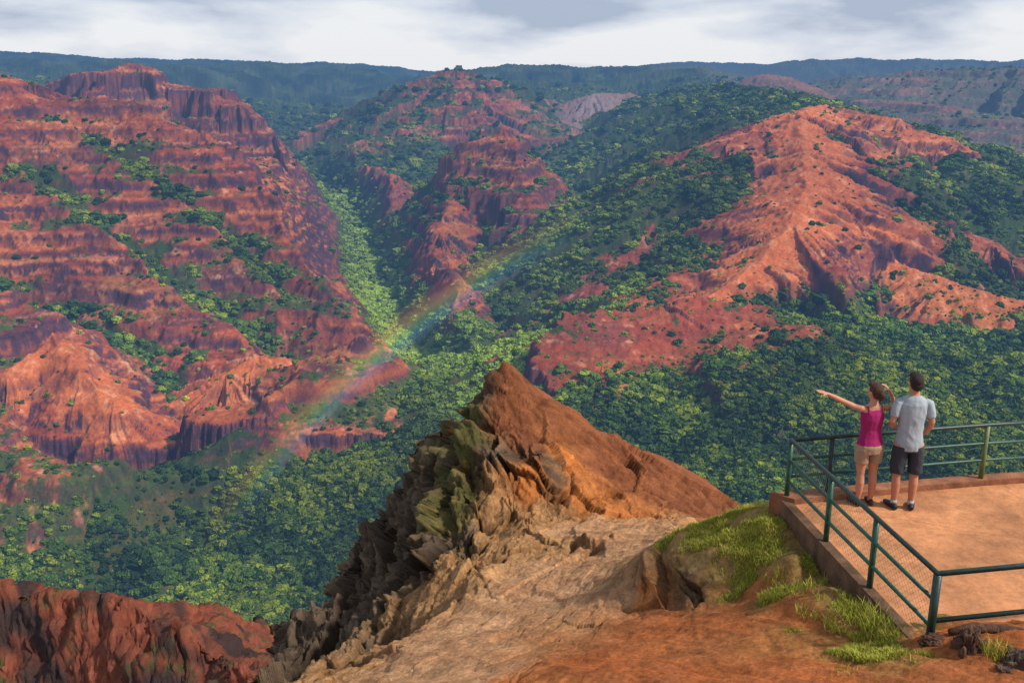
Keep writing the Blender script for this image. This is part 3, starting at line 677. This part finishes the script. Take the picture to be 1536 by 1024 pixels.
mr2 = N(nt, 'ShaderNodeMapRange'); mr2.inputs[1].default_value = .3; mr2.inputs[2].default_value = .7; mr2.inputs[3].default_value = .6; mr2.inputs[4].default_value = 1.3
nt.links.new(n9.outputs['Fac'], mr2.inputs[0])
mu = N(nt, 'ShaderNodeMath', operation='MULTIPLY'); nt.links.new(mr_.outputs[0], mu.inputs[0]); nt.links.new(mr2.outputs[0], mu.inputs[1])
vs_ = N(nt, 'ShaderNodeVectorMath', operation='SCALE'); nt.links.new(src, vs_.inputs[0]); nt.links.new(mu.outputs[0], vs_.inputs['Scale']); nt.links.new(vs_.outputs[0], pb.inputs['Base Color'])
curbm = simple('dark_brown_kerb', (.12, .066, .036), .95, nscale=5, namt=.5, bump=.5, bscale=30)  # dark brown base colour, mottled by noise
bm = bmesh.new(); prism(bm, poly, ZF-.6, ZF); bmesh.ops.triangulate(bm, faces=[f for f in bm.faces if len(f.verts) > 4]); obj('slab', bm, conc, plat, False)
bm = bmesh.new()
q = [A0+un*.08-dd*.25, A3+un*.08+dd*.1, A3-un*.04+dd*.1, A0-un*.04-dd*.05]
prism(bm, [(v.x, v.y) for v in q], ZF-.75, ZF+.025); obj('kerb', bm, curbm, plat, False)
bm = bmesh.new()
fo = [A0+Vector((-.2, .08, 0))]+[v+Vector((0, .12, 0)) for v in Bq[1:]]
fi = [v-Vector((0, .2, 0)) for v in fo][::-1]
fi[-1].x = A0.x+.07
for i in range(3):
    qd = [fo[i], fo[i+1], fi[2-i], fi[3-i]]
    prism(bm, [(v.x, v.y) for v in qd], ZF-.7, ZF+.08)
bmesh.ops.remove_doubles(bm, verts=bm.verts, dist=.0005)
obj('kerb', bm, simple('red_brown_kerb', (.25, .10, .05), .95, nscale=5, namt=.4, bump=.5, bscale=30), plat, False)

# ------------------------------------------------------------------ railing
rail = thing('metal_railing', 'green painted metal railing around the concrete viewing platform', 'railing', (A0.x, A0.y, ZF))
gdark = simple('dark_green_paint', (.008, .032, .024), .45, nscale=12, namt=.4, spec=.5)
gteal = simple('green_paint', (.008, .065, .036), .45, nscale=9, namt=.35, spec=.5)
golv = simple('olive_green_paint', (.09, .12, .03), .5, nscale=9, namt=.35, spec=.5)
def zs(v, z): return Vector((v.x, v.y, z))
def post(v, m, top=ZR, r=.033):
    bm = bmesh.new(); tube(bm, [zs(v, ZF-.12), zs(v, top-.012)], r, 10); obj('post', bm, m, rail)
for v in (A0, A1, A2): post(v, gteal)
post(A3, gdark, r=.040)
for v in (A0.lerp(Bq[1], .30), Bq[1].lerp(Bq[2], .98), Bq[2].lerp(Bq[3], .95)): post(v, golv if v.x > A0.x+1.5 else gdark)
post(far_r, gdark)
def railbar(nm, vs, z, r, m):
    bm = bmesh.new(); tube(bm, [zs(v, z) for v in vs], r, 10); obj(nm, bm, m, rail)
railbar('top_rail', [A0, A3, far_r], ZR, .030, gdark)
railbar('top_rail', [A0, Bq[1], Bq[2], Bq[3]], ZR, .027, gdark)
railbar('rail', [A0, A3], ZR-.28, .022, gteal); railbar('rail', [A0, A3], ZR-.56, .022, gteal)
railbar('rail', [A3, far_r], ZR-.50, .026, gdark)
railbar('rail', [A0, Bq[1], Bq[2], Bq[3]], ZR-.26, .020, gteal); railbar('rail', [A0, Bq[1], Bq[2], Bq[3]], ZR-.50, .020, gteal)
bm = bmesh.new()
hgt = .74; nW = int((L_+hgt)/.075)
for k in range(nW):
    for sgn in (1, -1):
        s0 = k*.075-(hgt if sgn > 0 else 0)
        a_ = (s0, 0) if sgn > 0 else (s0, hgt); b__ = (s0+hgt, hgt) if sgn > 0 else (s0+hgt, 0)
        def clipp(p, q_):
            if p[0] < 0: f = (0-p[0])/(q_[0]-p[0]); p = (0, p[1]+f*(q_[1]-p[1]))
            if q_[0] > L_: f = (L_-p[0])/(q_[0]-p[0]); q_ = (L_, p[1]+f*(q_[1]-p[1]))
            return p, q_
        if b__[0] <= 0 or a_[0] >= L_: continue
        a_, b__ = clipp(a_, b__)
        P1 = A0+dd*a_[0]; P2 = A0+dd*b__[0]
        tube(bm, [zs(P1, ZF+.08+a_[1]*.98)-un*.03, zs(P2, ZF+.08+b__[1]*.98)-un*.03], .0012, 3, False)
obj('wire_mesh', bm, simple('wire', (.12, .11, .08), .6, .3), rail)

# ------------------------------------------------------------------ people
def loft(bm, rings, seg=16, ref=None):
    P = [Vector(r[0]) for r in rings]; ov = (P[-1]-P[0]).normalized()
    ref = Vector(ref) if ref else (Vector((1, 0, 0)) if abs(ov.x) < .75 else Vector((0, 1, 0)))
    R_ = []
    for i, p in enumerate(P):
        t = (P[min(i+1, len(P)-1)]-P[max(i-1, 0)]).normalized()
        a = (ref-t*ref.dot(t)).normalized(); b = t.cross(a)
        ra = rings[i][1]; rb = rings[i][2] if len(rings[i]) > 2 else ra
        R_.append([bm.verts.new(p+a*ra*math.cos(2*math.pi*k/seg)+b*rb*math.sin(2*math.pi*k/seg)) for k in range(seg)])
    for A_, B_ in zip(R_[:-1], R_[1:]):
        for k in range(seg): bm.faces.new((A_[k], A_[(k+1) % seg], B_[(k+1) % seg], B_[k]))
    for rg, p, nb_ in ((R_[0], P[0], P[1]), (R_[-1], P[-1], P[-2])):
        c_ = bm.verts.new(p+(p-nb_).normalized()*.004)
        for k in range(seg): bm.faces.new((rg[k], rg[(k+1) % seg], c_))
def ell(bm, c_, r, rot=None):
    M = Matrix.Translation(Vector(c_)) @ (rot or Matrix()) @ Matrix.Diagonal((*r, 1))
    bmesh.ops.create_uvsphere(bm, u_segments=20, v_segments=14, radius=1, matrix=M)
def hand(bm, w, d, nrm, thumb, curls, s=1.0):
    w = Vector(w); d = Vector(d).normalized(); nrm = Vector(nrm); nrm = (nrm-d*nrm.dot(d)).normalized(); l = d.cross(nrm)
    loft(bm, [(w-d*.02, .026*s, .02*s), (w+d*.02*s, .032*s, .016*s), (w+d*.06*s, .041*s, .015*s), (w+d*.092*s, .038*s, .012*s)], 12, l)
    for i, (off, ln_) in enumerate(((-.030, .068), (-.010, .078), (.010, .073), (.029, .058))):
        idx = i if thumb < 0 else 3-i
        p = w+d*.085*s+l*off*s; dr_ = d.copy(); pts = [(p, .0095*s)]
        lens = (ln_*.45, ln_*.32, ln_*.27)
        for j, q_ in enumerate(lens):
            dr_ = (Matrix.Rotation(curls[idx]*(1 if j else .6), 3, l) @ dr_).normalized()
            p = p+dr_*q_*s; pts.append((p, (.0085-.001*j)*s))
        loft(bm, pts, 8, l)
    p = w+d*.025*s+l*thumb*.028*s; dr_ = (d*.75+l*thumb*.6+nrm*.2).normalized()
    q1 = p+dr_*.045*s; q2 = q1+(dr_+d*.5).normalized()*.03*s
    loft(bm, [(p, .013*s), (q1, .011*s), (q2, .008*s)], 8, nrm)
def solid(name, bm, mat, root, vox=.007, smooth=6, wr=0, wsc=9):
    bmesh.ops.recalc_face_normals(bm, faces=bm.faces)
    me = bpy.data.meshes.new('t'); bm.to_mesh(me); bm.free()
    t = bpy.data.objects.new('t', me); C.objects.link(t)
    m = t.modifiers.new('r', 'REMESH'); m.mode = 'VOXEL'; m.voxel_size = vox; m.use_smooth_shade = True
    s = t.modifiers.new('s', 'SMOOTH'); s.iterations = smooth; s.factor = .5
    dg = bpy.context.evaluated_depsgraph_get(); dg.update()
    nm = bpy.data.meshes.new_from_object(t.evaluated_get(dg)); bpy.data.objects.remove(t)
    nm.name = name
    if wr:
        co = np.zeros(len(nm.vertices)*3, np.float32); nm.vertices.foreach_get('co', co); co = co.reshape(-1, 3)
        no = np.zeros(len(nm.vertices)*3, np.float32); nm.vertices.foreach_get('normal', no); no = no.reshape(-1, 3)
        f = fbm3(co[:, 0]*wsc, co[:, 1]*wsc, co[:, 2]*wsc*.7+co[:, 0]*4, 3, 5, .5, True)
        co += no*(f*wr)[:, None]; nm.vertices.foreach_set('co', co.ravel()); nm.update()
    nm.materials.clear(); nm.materials.append(mat); nm.shade_smooth()
    o = bpy.data.objects.new(name, nm); C.objects.link(o); o.parent = root
    return o
def shoe(bm, x, y, toe, s=1.0):
    d = Vector((math.sin(toe), math.cos(toe), 0))
    c0 = Vector((x, y, 0))
    loft(bm, [(c0-d*.085*s+Vector((0,0,.035)), .028*s, .030), (c0-d*.05*s+Vector((0,0,.045)), .038*s, .043), (c0+Vector((0,0,.048)), .041*s, .046), (c0+d*.07*s+Vector((0,0,.038)), .046*s, .036), (c0+d*.14*s+Vector((0,0,.030)), .046*s, .028), (c0+d*.19*s+Vector((0,0,.024)), .032*s, .020)], 14, Vector((0,0,1)).cross(d)*-1)
skin_m = simple('tanned_skin', (.46, .20, .12), .55, nscale=6, namt=.08, bump=.05)
skin_w = simple('warm_skin', (.48, .215, .125), .55, nscale=6, namt=.08, bump=.05)
def head(bm, z, s, yaw=0, y0=0):
    c0 = Vector((0, y0, z))
    Rz = Matrix.Rotation(yaw, 3, 'Z')
    def q(x, y, zz_): return c0+Rz @ Vector((x*s, y*s, zz_*s))
    loft(bm, [(q(0, .045, .0), .030*s, .028*s), (q(0, .035, .03), .052*s, .058*s), (q(0, .015, .07), .066*s, .082*s), (q(0, .004, .12), .074*s, .095*s), (q(0, -.004, .165), .073*s, .094*s), (q(0, -.006, .20), .056*s, .074*s), (q(0, -.006, .222), .024*s, .034*s)], 20, Rz @ Vector((1, 0, 0)))
    ell(bm, q(0, .105, .085), (.012*s, .018*s, .022*s)); ell(bm, q(0, .092, .045), (.024*s, .012*s, .010*s))
    for sx in (-1, 1): ell(bm, q(sx*.076, .0, .10), (.010*s, .020*s, .032*s))
    return q
# ---- man
pm = at_z(1352, 762, ZF)
man = thing('person', 'man in pale grey t-shirt and dark shorts standing with his back to the view', 'person', (pm.x, pm.y, ZF), math.radians(-6))
bm = bmesh.new()
for sx in (-1, 1):
    fx = sx*.105
    loft(bm, [((fx, .02, .06), .036, .042), ((fx, 0, .12), .036, .040), ((fx, -.008, .26), .050, .055), ((fx, -.012, .36), .056, .060), ((fx*.98, .0, .48), .054, .056), ((fx*.95, .01, .56), .062, .066), ((fx*.9, .01, .72), .078, .082), ((fx*.88, 0, .90), .092, .10)])
loft(bm, [((0, 0, .84), .15, .10), ((0, 0, .93), .155, .115), ((0, 0, 1.05), .14, .10), ((0, 0, 1.15), .14, .10), ((0, 0, 1.30), .162, .115), ((0, -.005, 1.42), .165, .11), ((0, -.01, 1.49), .115, .085), ((0, -.005, 1.53), .064, .062), ((0, .008, 1.60), .054, .056)])
armsL = [((-.16, 0, 1.44), .050), ((-.185, -.01, 1.42), .052), ((-.207, -.03, 1.33), .046), ((-.238, -.04, 1.19), .040), ((-.222, .03, 1.11), .038), ((-.18, .11, 1.06), .030), ((-.14, .165, 1.04), .025)]
armsR = [((.16, 0, 1.44), .050), ((.185, -.01, 1.42), .052), ((.207, -.03, 1.33), .046), ((.232, -.04, 1.19), .040), ((.232, .02, 1.10), .038), ((.205, .085, 1.01), .030), ((.18, .12, .96), .025)]
loft(bm, armsL, 12); loft(bm, armsR, 12)
hand(bm, (-.14, .165, 1.04), (.8, .5, .1), (0, -1, -.2), 1, [.5, .5, .55, .6]); hand(bm, (.18, .12, .96), (-.4, .6, -.6), (-1, -.2, 0), 1, [.4, .45, .5, .5])
q = head(bm, 1.565, 1.04, math.radians(12))
solid('body', bm, skin_m, man, .0055, 4)
bm = bmesh.new()
loft(bm, [((0, -.002, .82), .160, .128), ((0, -.002, .90), .164, .134), ((0, 0, 1.02), .150, .124), ((0, 0, 1.15), .150, .120), ((0, 0, 1.30), .173, .128), ((0, -.005, 1.42), .176, .120), ((0, -.008, 1.485), .128, .093), ((0, -.005, 1.52), .076, .072)])
for sx in (-1, 1):
    loft(bm, [((sx*.14, 0, 1.425), .060), ((sx*.184, -.01, 1.415), .061), ((sx*.206, -.028, 1.34), .056), ((sx*.222, -.036, 1.255), .052)], 14)
solid('t_shirt', bm, simple('pale_grey_cotton', (.32, .36, .385), .9, nscale=14, namt=.06), man, .008, 4, .009, 7)
bm = bmesh.new()
loft(bm, [((0, -.002, .80), .155, .125), ((0, 0, .88), .158, .126), ((0, 0, .94), .15, .115)])
for sx in (-1, 1):
    loft(bm, [((sx*.11, 0, .50), .086, .092), ((sx*.108, 0, .60), .088, .096), ((sx*.098, 0, .74), .092, .108), ((sx*.085, 0, .86), .090, .116)])
solid('shorts', bm, simple('charcoal_cotton', (.035, .038, .05), .9, nscale=14, namt=.15), man, .008, 4, .008, 8)
bm = bmesh.new()
for k, (c0, r) in enumerate([((0, -.018, .148), (.082, .098, .088)), ((0, -.045, .10), (.076, .066, .075)), ((0, .03, .195), (.066, .07, .044))]):
    ell(bm, q(*c0), tuple(v*1.04 for v in r))
solid('hair', bm, simple('dark_brown_hair', (.022, .013, .009), .6, nscale=60, namt=.5, bump=.6, bscale=160), man, .006, 3, .004, 40)
bm = bmesh.new(); shoe(bm, -.115, .0, -.25); solid('shoe', bm, simple('black_shoe', (.02, .022, .028), .6), man, .006, 2)
bm = bmesh.new(); shoe(bm, .115, .0, .25); solid('shoe', bm, bpy.data.materials['black_shoe'], man, .006, 2)
sock = simple('grey_sock', (.35, .35, .36), .9)
for sx in (-1, 1):
    bm = bmesh.new(); loft(bm, [((sx*.105, .005, .06), .043, .046), ((sx*.105, .002, .125), .041, .045)]); obj('sock', bm, sock, None).parent = man
eye = simple('eye_white', (.6, .6, .58), .3)
for sx in (-1, 1):
    bm = bmesh.new(); ell(bm, q(sx*.03, .086, .112), (.012, .008, .008)); obj('eye', bm, eye, None).parent = man
# ---- woman
pw = at_z(1295, 757, ZF)
wom = thing('person', 'woman in magenta tank top and khaki shorts pointing to the left', 'person', (pw.x, pw.y, ZF), math.radians(8))
bm = bmesh.new()
for sx in (-1, 1):
    fx = sx*.085
    loft(bm, [((fx, .02, .05), .030, .036), ((fx, 0, .11), .030, .034), ((fx, -.01, .24), .045, .050), ((fx, -.014, .33), .052, .056), ((fx*.95, .0, .44), .048, .050), ((fx*.95, .008, .52), .058, .062), ((fx*.98, .008, .66), .075, .080), ((fx, 0, .82), .090, .10)])
loft(bm, [((0, -.005, .77), .145, .10), ((0, -.008, .85), .165, .118), ((0, 0, .96), .125, .09), ((0, .005, 1.04), .115, .082), ((0, .005, 1.18), .138, .10), ((0, 0, 1.29), .142, .088), ((0, -.005, 1.35), .10, .068), ((0, -.002, 1.39), .05, .05), ((0, .008, 1.46), .044, .046)])
loft(bm, [((-.12, 0, 1.315), .042), ((-.165, .0, 1.32), .045), ((-.24, .03, 1.34), .038), ((-.37, .06, 1.40), .033), ((-.41, .065, 1.42), .033), ((-.50, .07, 1.465), .030), ((-.59, .075, 1.51), .021)], 12)
hand(bm, (-.59, .075, 1.51), (-1, .05, .32), (0, .3, -1), 1, [.02, .05, .1, .12], .92)
loft(bm, [((.12, 0, 1.315), .042), ((.158, .0, 1.315), .044), ((.22, .02, 1.30), .037), ((.295, .045, 1.295), .034), ((.298, .05, 1.33), .033), ((.272, .06, 1.42), .029), ((.235, .07, 1.505), .021)], 12)
hand(bm, (.235, .07, 1.505), (-.65, .15, .8), (-.6, .3, -.9), 1, [.3, .35, .4, .4], .92)
q = head(bm, 1.43, .96, math.radians(25))
solid('body', bm, skin_w, wom, .005, 4)
bm = bmesh.new()
loft(bm, [((0, -.005, .84), .172, .128), ((0, 0, .93), .145, .106), ((0, .005, 1.04), .130, .095), ((0, .005, 1.18), .150, .112), ((0, 0, 1.26), .146, .10), ((0, 0, 1.31), .118, .084), ((0, -.002, 1.335), .095, .07)])
for sx in (-1, 1):
    loft(bm, [((sx*.075, .07, 1.25), .022, .014), ((sx*.082, .03, 1.335), .022, .012), ((sx*.08, -.03, 1.345), .022, .012), ((sx*.072, -.075, 1.27), .024, .014)], 10, (1, 0, 0))
solid('tank_top', bm, simple('magenta_jersey', (.30, .012, .10), .85, nscale=14, namt=.1), wom, .0065, 4, .004, 10)
bm = bmesh.new()
loft(bm, [((0, -.005, .74), .160, .122), ((0, -.008, .82), .175, .130), ((0, 0, .89), .155, .112)])
for sx in (-1, 1):
    loft(bm, [((sx*.09, 0, .60), .083, .088), ((sx*.09, 0, .68), .086, .094), ((sx*.085, 0, .80), .092, .118)])
solid('shorts', bm, simple('khaki_cotton', (.33, .22, .14), .9, nscale=14, namt=.12), wom, .007, 4, .006, 10)
bm = bmesh.new()
ell(bm, q(0, -.015, .145), (.082, .096, .084)); ell(bm, q(0, -.05, .09), (.070, .055, .070)); ell(bm, q(0, .03, .195), (.062, .068, .038)); ell(bm, q(0, -.115, .085), (.036, .036, .042)); ell(bm, q(0, -.10, .045), (.028, .025, .04))
solid('hair', bm, simple('brown_hair', (.06, .025, .014), .55, nscale=60, namt=.5, bump=.6, bscale=160), wom, .0055, 3, .004, 40)
for sx in (-1, 1):
    bm = bmesh.new(); shoe(bm, sx*.09, .01, sx*.2, .86); solid('sandal', bm, bpy.data.materials['black_shoe'], wom, .006, 2)
    bm = bmesh.new(); ell(bm, q(sx*.028, .086, .112), (.011, .008, .007)); obj('eye', bm, eye, None).parent = wom

# ------------------------------------------------------------------ small things lower right
def lump(name, c_, r, seed, mat, label, cat, amp=.35, stretch=(1, 1, 1), f=1.4):
    bm = bmesh.new(); bmesh.ops.create_icosphere(bm, subdivisions=5, radius=1)
    co = np.array([v.co[:] for v in bm.verts])
    n = fbm3(co[:, 0]*f, co[:, 1]*f, co[:, 2]*f, 5, seed, .6, True)
    fv, fe = facets(co[:, 0]*1.5, co[:, 1]*1.5, co[:, 2]*1.5, seed, 1.0)
    for v, k, k2 in zip(bm.verts, n, fv): v.co = Vector((v.co.x*stretch[0], v.co.y*stretch[1], v.co.z*stretch[2]))*r*(1+amp*k+.35*float(k2))
    o = obj(name, bm, mat); o.location = c_; o['label'] = label; o['category'] = cat
    return o
rockm = simple('dark_porous_rock', (.095, .062, .042), .95, nscale=14, namt=.6, bump=1, bscale=60)
wood = simple('weathered_dark_wood', (.10, .05, .03), .95, nscale=18, namt=.6, bump=1, bscale=70)
lump('boulder', at(1525, 1005, 7.6)+Vector((.05, 0, -.05)), .2, 3, rockm, 'dark pitted boulder in the bottom right corner', 'rock', .45, (1, .9, .8), 2)
lump('tree_stump', at(1452, 975, 8.0)+Vector((0, 0, -.03)), .15, 8, wood, 'dark broken tree stump between the railing corner post and the boulder', 'stump', .6, (.7, .8, 1.15), 1.6)
bm = bmesh.new()
pts = [at(1425, 948, 8.35), at(1460, 940, 8.4), at(1510, 944, 8.4), at(1570, 952, 8.3)]
tube(bm, pts, [.035, .05, .045, .04], 10)
o = obj('fallen_branch', bm, wood); o['label'] = 'thick dark branch lying along the near edge of the platform'; o['category'] = 'branch'
lump('root_stub', at(1398, 962, 8.3), .07, 12, wood, 'small reddish root stub just below the railing corner post', 'root', .4, (1.3, .8, .8), 2)
bm = bmesh.new()
v = [bm.verts.new(p) for p in ((-.05, 0, 0), (.0, -.015, .03), (.055, .0, .01), (.04, .05, .06), (-.01, .04, .075), (-.045, .05, .03))]
bm.faces.new((v[0], v[1], v[4], v[5])); bm.faces.new((v[1], v[2], v[3], v[4]))
k = near_px(1152, 858)
o = obj('paper_scrap', bm, simple('white_paper', (.75, .75, .72), .8), None, False); o.location = (X3[k], Y3[k], Z3[k]+.05); o['label'] = 'small crumpled white paper scrap lying on the grassy bank'; o['category'] = 'litter'

# ------------------------------------------------------------------ rainbow
def circ(p1, p2, p3):
    ax, ay = p1; bx, by = p2; cx_, cy_ = p3
    d = 2*(ax*(by-cy_)+bx*(cy_-ay)+cx_*(ay-by))
    ux = ((ax*ax+ay*ay)*(by-cy_)+(bx*bx+by*by)*(cy_-ay)+(cx_*cx_+cy_*cy_)*(ay-by))/d
    uy = ((ax*ax+ay*ay)*(cx_-bx)+(bx*bx+by*by)*(ax-cx_)+(cx_*cx_+cy_*cy_)*(bx-ax))/d
    return ux, uy, math.hypot(ax-ux, ay-uy)
P3 = [at(318,810,900), at(562,530,900), at(875,328,900)]
ux, uz, rad = circ(*[(p.x, p.z) for p in P3])
a0 = math.atan2(P3[0].z-uz, P3[0].x-ux); a1 = math.atan2(P3[2].z-uz, P3[2].x-ux)
if a0 < 0: a0 += 2*math.pi
if a1 < 0: a1 += 2*math.pi
me = bpy.data.meshes.new('rainbow'); NS, NW = 120, 12; wv_ = 38.0; V = []; Fc = []; att = []
for i in range(NS+1):
    a = a0+(a1-a0)*i/NS
    for j in range(NW+1):
        r_ = rad+wv_*(.5-j/NW); V.append((ux+r_*math.cos(a), 900, uz+r_*math.sin(a))); att.append((i/NS, j/NW, 0))
for i in range(NS):
    for j in range(NW): k = i*(NW+1)+j; Fc.append((k, k+1, k+NW+2, k+NW+1))
me.from_pydata(V, [], Fc); aa = me.attributes.new('st', 'FLOAT_VECTOR', 'POINT'); aa.data.foreach_set('vector', np.array(att, np.float32).ravel())
m, nt, out = newmat('rainbow_light')
A = N(nt, 'ShaderNodeAttribute', attribute_name='st'); sx_ = N(nt, 'ShaderNodeSeparateXYZ'); nt.links.new(A.outputs['Vector'], sx_.inputs[0])
cr = N(nt, 'ShaderNodeValToRGB'); els = cr.color_ramp.elements; cr.color_ramp.interpolation = 'EASE'
stops = [(0, (0,0,0)), (.18, (.06,.012,.004)), (.34, (.17,.07,.010)), (.46, (.16,.125,.022)), (.60, (.06,.12,.045)), (.74, (.02,.075,.11)), (.88, (.016,.025,.055)), (1, (0,0,0))]
els[0].position = 0; els[0].color = (0,0,0,1); els[1].position = 1; els[1].color = (0,0,0,1)
for p_, c_ in stops[1:-1]: e = els.new(p_); e.color = (*c_, 1)
nt.links.new(sx_.outputs[1], cr.inputs[0])
fr = N(nt, 'ShaderNodeValToRGB'); e = fr.color_ramp.elements; e[0].position = 0; e[0].color = (0,0,0,1); e[1].position = 1; e[1].color = (0,0,0,1)
for p_, v_ in ((.18, .35), (.42, .85), (.75, .75)): x_ = e.new(p_); x_.color = (v_,)*3+(1,)
nt.links.new(sx_.outputs[0], fr.inputs[0])
em = N(nt, 'ShaderNodeEmission'); nt.links.new(cr.outputs[0], em.inputs[0]); nt.links.new(fr.outputs[0], em.inputs[1])
tr = N(nt, 'ShaderNodeBsdfTransparent'); ad = N(nt, 'ShaderNodeAddShader')
nt.links.new(tr.outputs[0], ad.inputs[0]); nt.links.new(em.outputs[0], ad.inputs[1]); nt.links.new(ad.outputs[0], out.inputs[0])
me.materials.append(m); o = bpy.data.objects.new('rainbow', me); C.objects.link(o)
o['label'] = 'faint rainbow arcing over the canyon floor behind the rocky knoll'; o['category'] = 'rainbow'

# ------------------------------------------------------------------ light, sky, camera
sund = Vector((.74, -.30, .80)).normalized()
L = bpy.data.lights.new('sun', 'SUN'); L.energy = 4.7; L.angle = math.radians(4); L.color = (1, .94, .85)
lo = bpy.data.objects.new('sun', L); C.objects.link(lo); lo.rotation_euler = sund.to_track_quat('Z', 'Y').to_euler()
W = bpy.data.worlds.new('World'); bpy.context.scene.world = W; W.use_nodes = True
nt = W.node_tree; nt.nodes.clear()
out = N(nt, 'ShaderNodeOutputWorld'); bg = N(nt, 'ShaderNodeBackground')
sky = N(nt, 'ShaderNodeTexSky'); sky.sky_type = 'NISHITA'; sky.sun_disc = False
sky.sun_elevation = math.asin(sund.z); sky.sun_rotation = math.atan2(sund.x, sund.y)
tc = N(nt, 'ShaderNodeTexCoord'); sx_ = N(nt, 'ShaderNodeSeparateXYZ'); nt.links.new(tc.outputs['Generated'], sx_.inputs[0])
mp = N(nt, 'ShaderNodeMapping'); mp.inputs['Scale'].default_value = (1, 1, 3.6); mp.inputs['Location'].default_value = (.3, .1, .0)
nt.links.new(tc.outputs['Generated'], mp.inputs[0])
nz = N(nt, 'ShaderNodeTexNoise'); nz.inputs['Scale'].default_value = 5.0; nz.inputs['Detail'].default_value = 8; nz.inputs['Roughness'].default_value = .52; nz.inputs['Distortion'].default_value = .1
nt.links.new(mp.outputs[0], nz.inputs['Vector'])
hz_ = N(nt, 'ShaderNodeMapRange'); hz_.inputs[1].default_value = .0; hz_.inputs[2].default_value = .08; hz_.inputs[3].default_value = .09; hz_.inputs[4].default_value = -.09
nt.links.new(sx_.outputs[2], hz_.inputs[0])
sa = N(nt, 'ShaderNodeMath', operation='ADD'); nt.links.new(nz.outputs['Fac'], sa.inputs[0]); nt.links.new(hz_.outputs[0], sa.inputs[1])
cr = N(nt, 'ShaderNodeValToRGB'); e = cr.color_ramp.elements
e[0].position = .37; e[0].color = (.42, .50, .66, 1); e[1].position = .60; e[1].color = (.90, .92, .96, 1)
x_ = e.new(.48); x_.color = (.68, .74, .86, 1)
nt.links.new(sa.outputs[0], cr.inputs[0])
sc_ = N(nt, 'ShaderNodeVectorMath', operation='SCALE'); sc_.inputs['Scale'].default_value = .1; nt.links.new(sky.outputs[0], sc_.inputs[0])
mr = N(nt, 'ShaderNodeMapRange'); mr.inputs[1].default_value = .1; mr.inputs[2].default_value = .5; mr.inputs[3].default_value = 1; mr.inputs[4].default_value = .9
nt.links.new(sx_.outputs[2], mr.inputs[0])
cs = N(nt, 'ShaderNodeVectorMath', operation='SCALE'); nt.links.new(cr.outputs[0], cs.inputs[0]); nt.links.new(mr.outputs[0], cs.inputs['Scale'])
mix = N(nt, 'ShaderNodeMix', data_type='RGBA'); mix.inputs[0].default_value = .88
nt.links.new(sc_.outputs[0], mix.inputs[6]); nt.links.new(cs.outputs[0], mix.inputs[7])
nt.links.new(mix.outputs[2], bg.inputs[0]); bg.inputs[1].default_value = 1.0
nt.links.new(bg.outputs[0], out.inputs[0])
cam = bpy.data.cameras.new('camera'); cam.sensor_width = 36; cam.lens = F/1536*36; cam.clip_start = .1; cam.clip_end = 60000
co_ = bpy.data.objects.new('camera', cam); C.objects.link(co_); co_.rotation_euler = (math.pi/2-PITCH, 0, 0)
bpy.context.scene.camera = co_
sc = bpy.context.scene; sc.view_settings.view_transform = 'Standard'; sc.view_settings.look = 'None'; sc.view_settings.exposure = 0
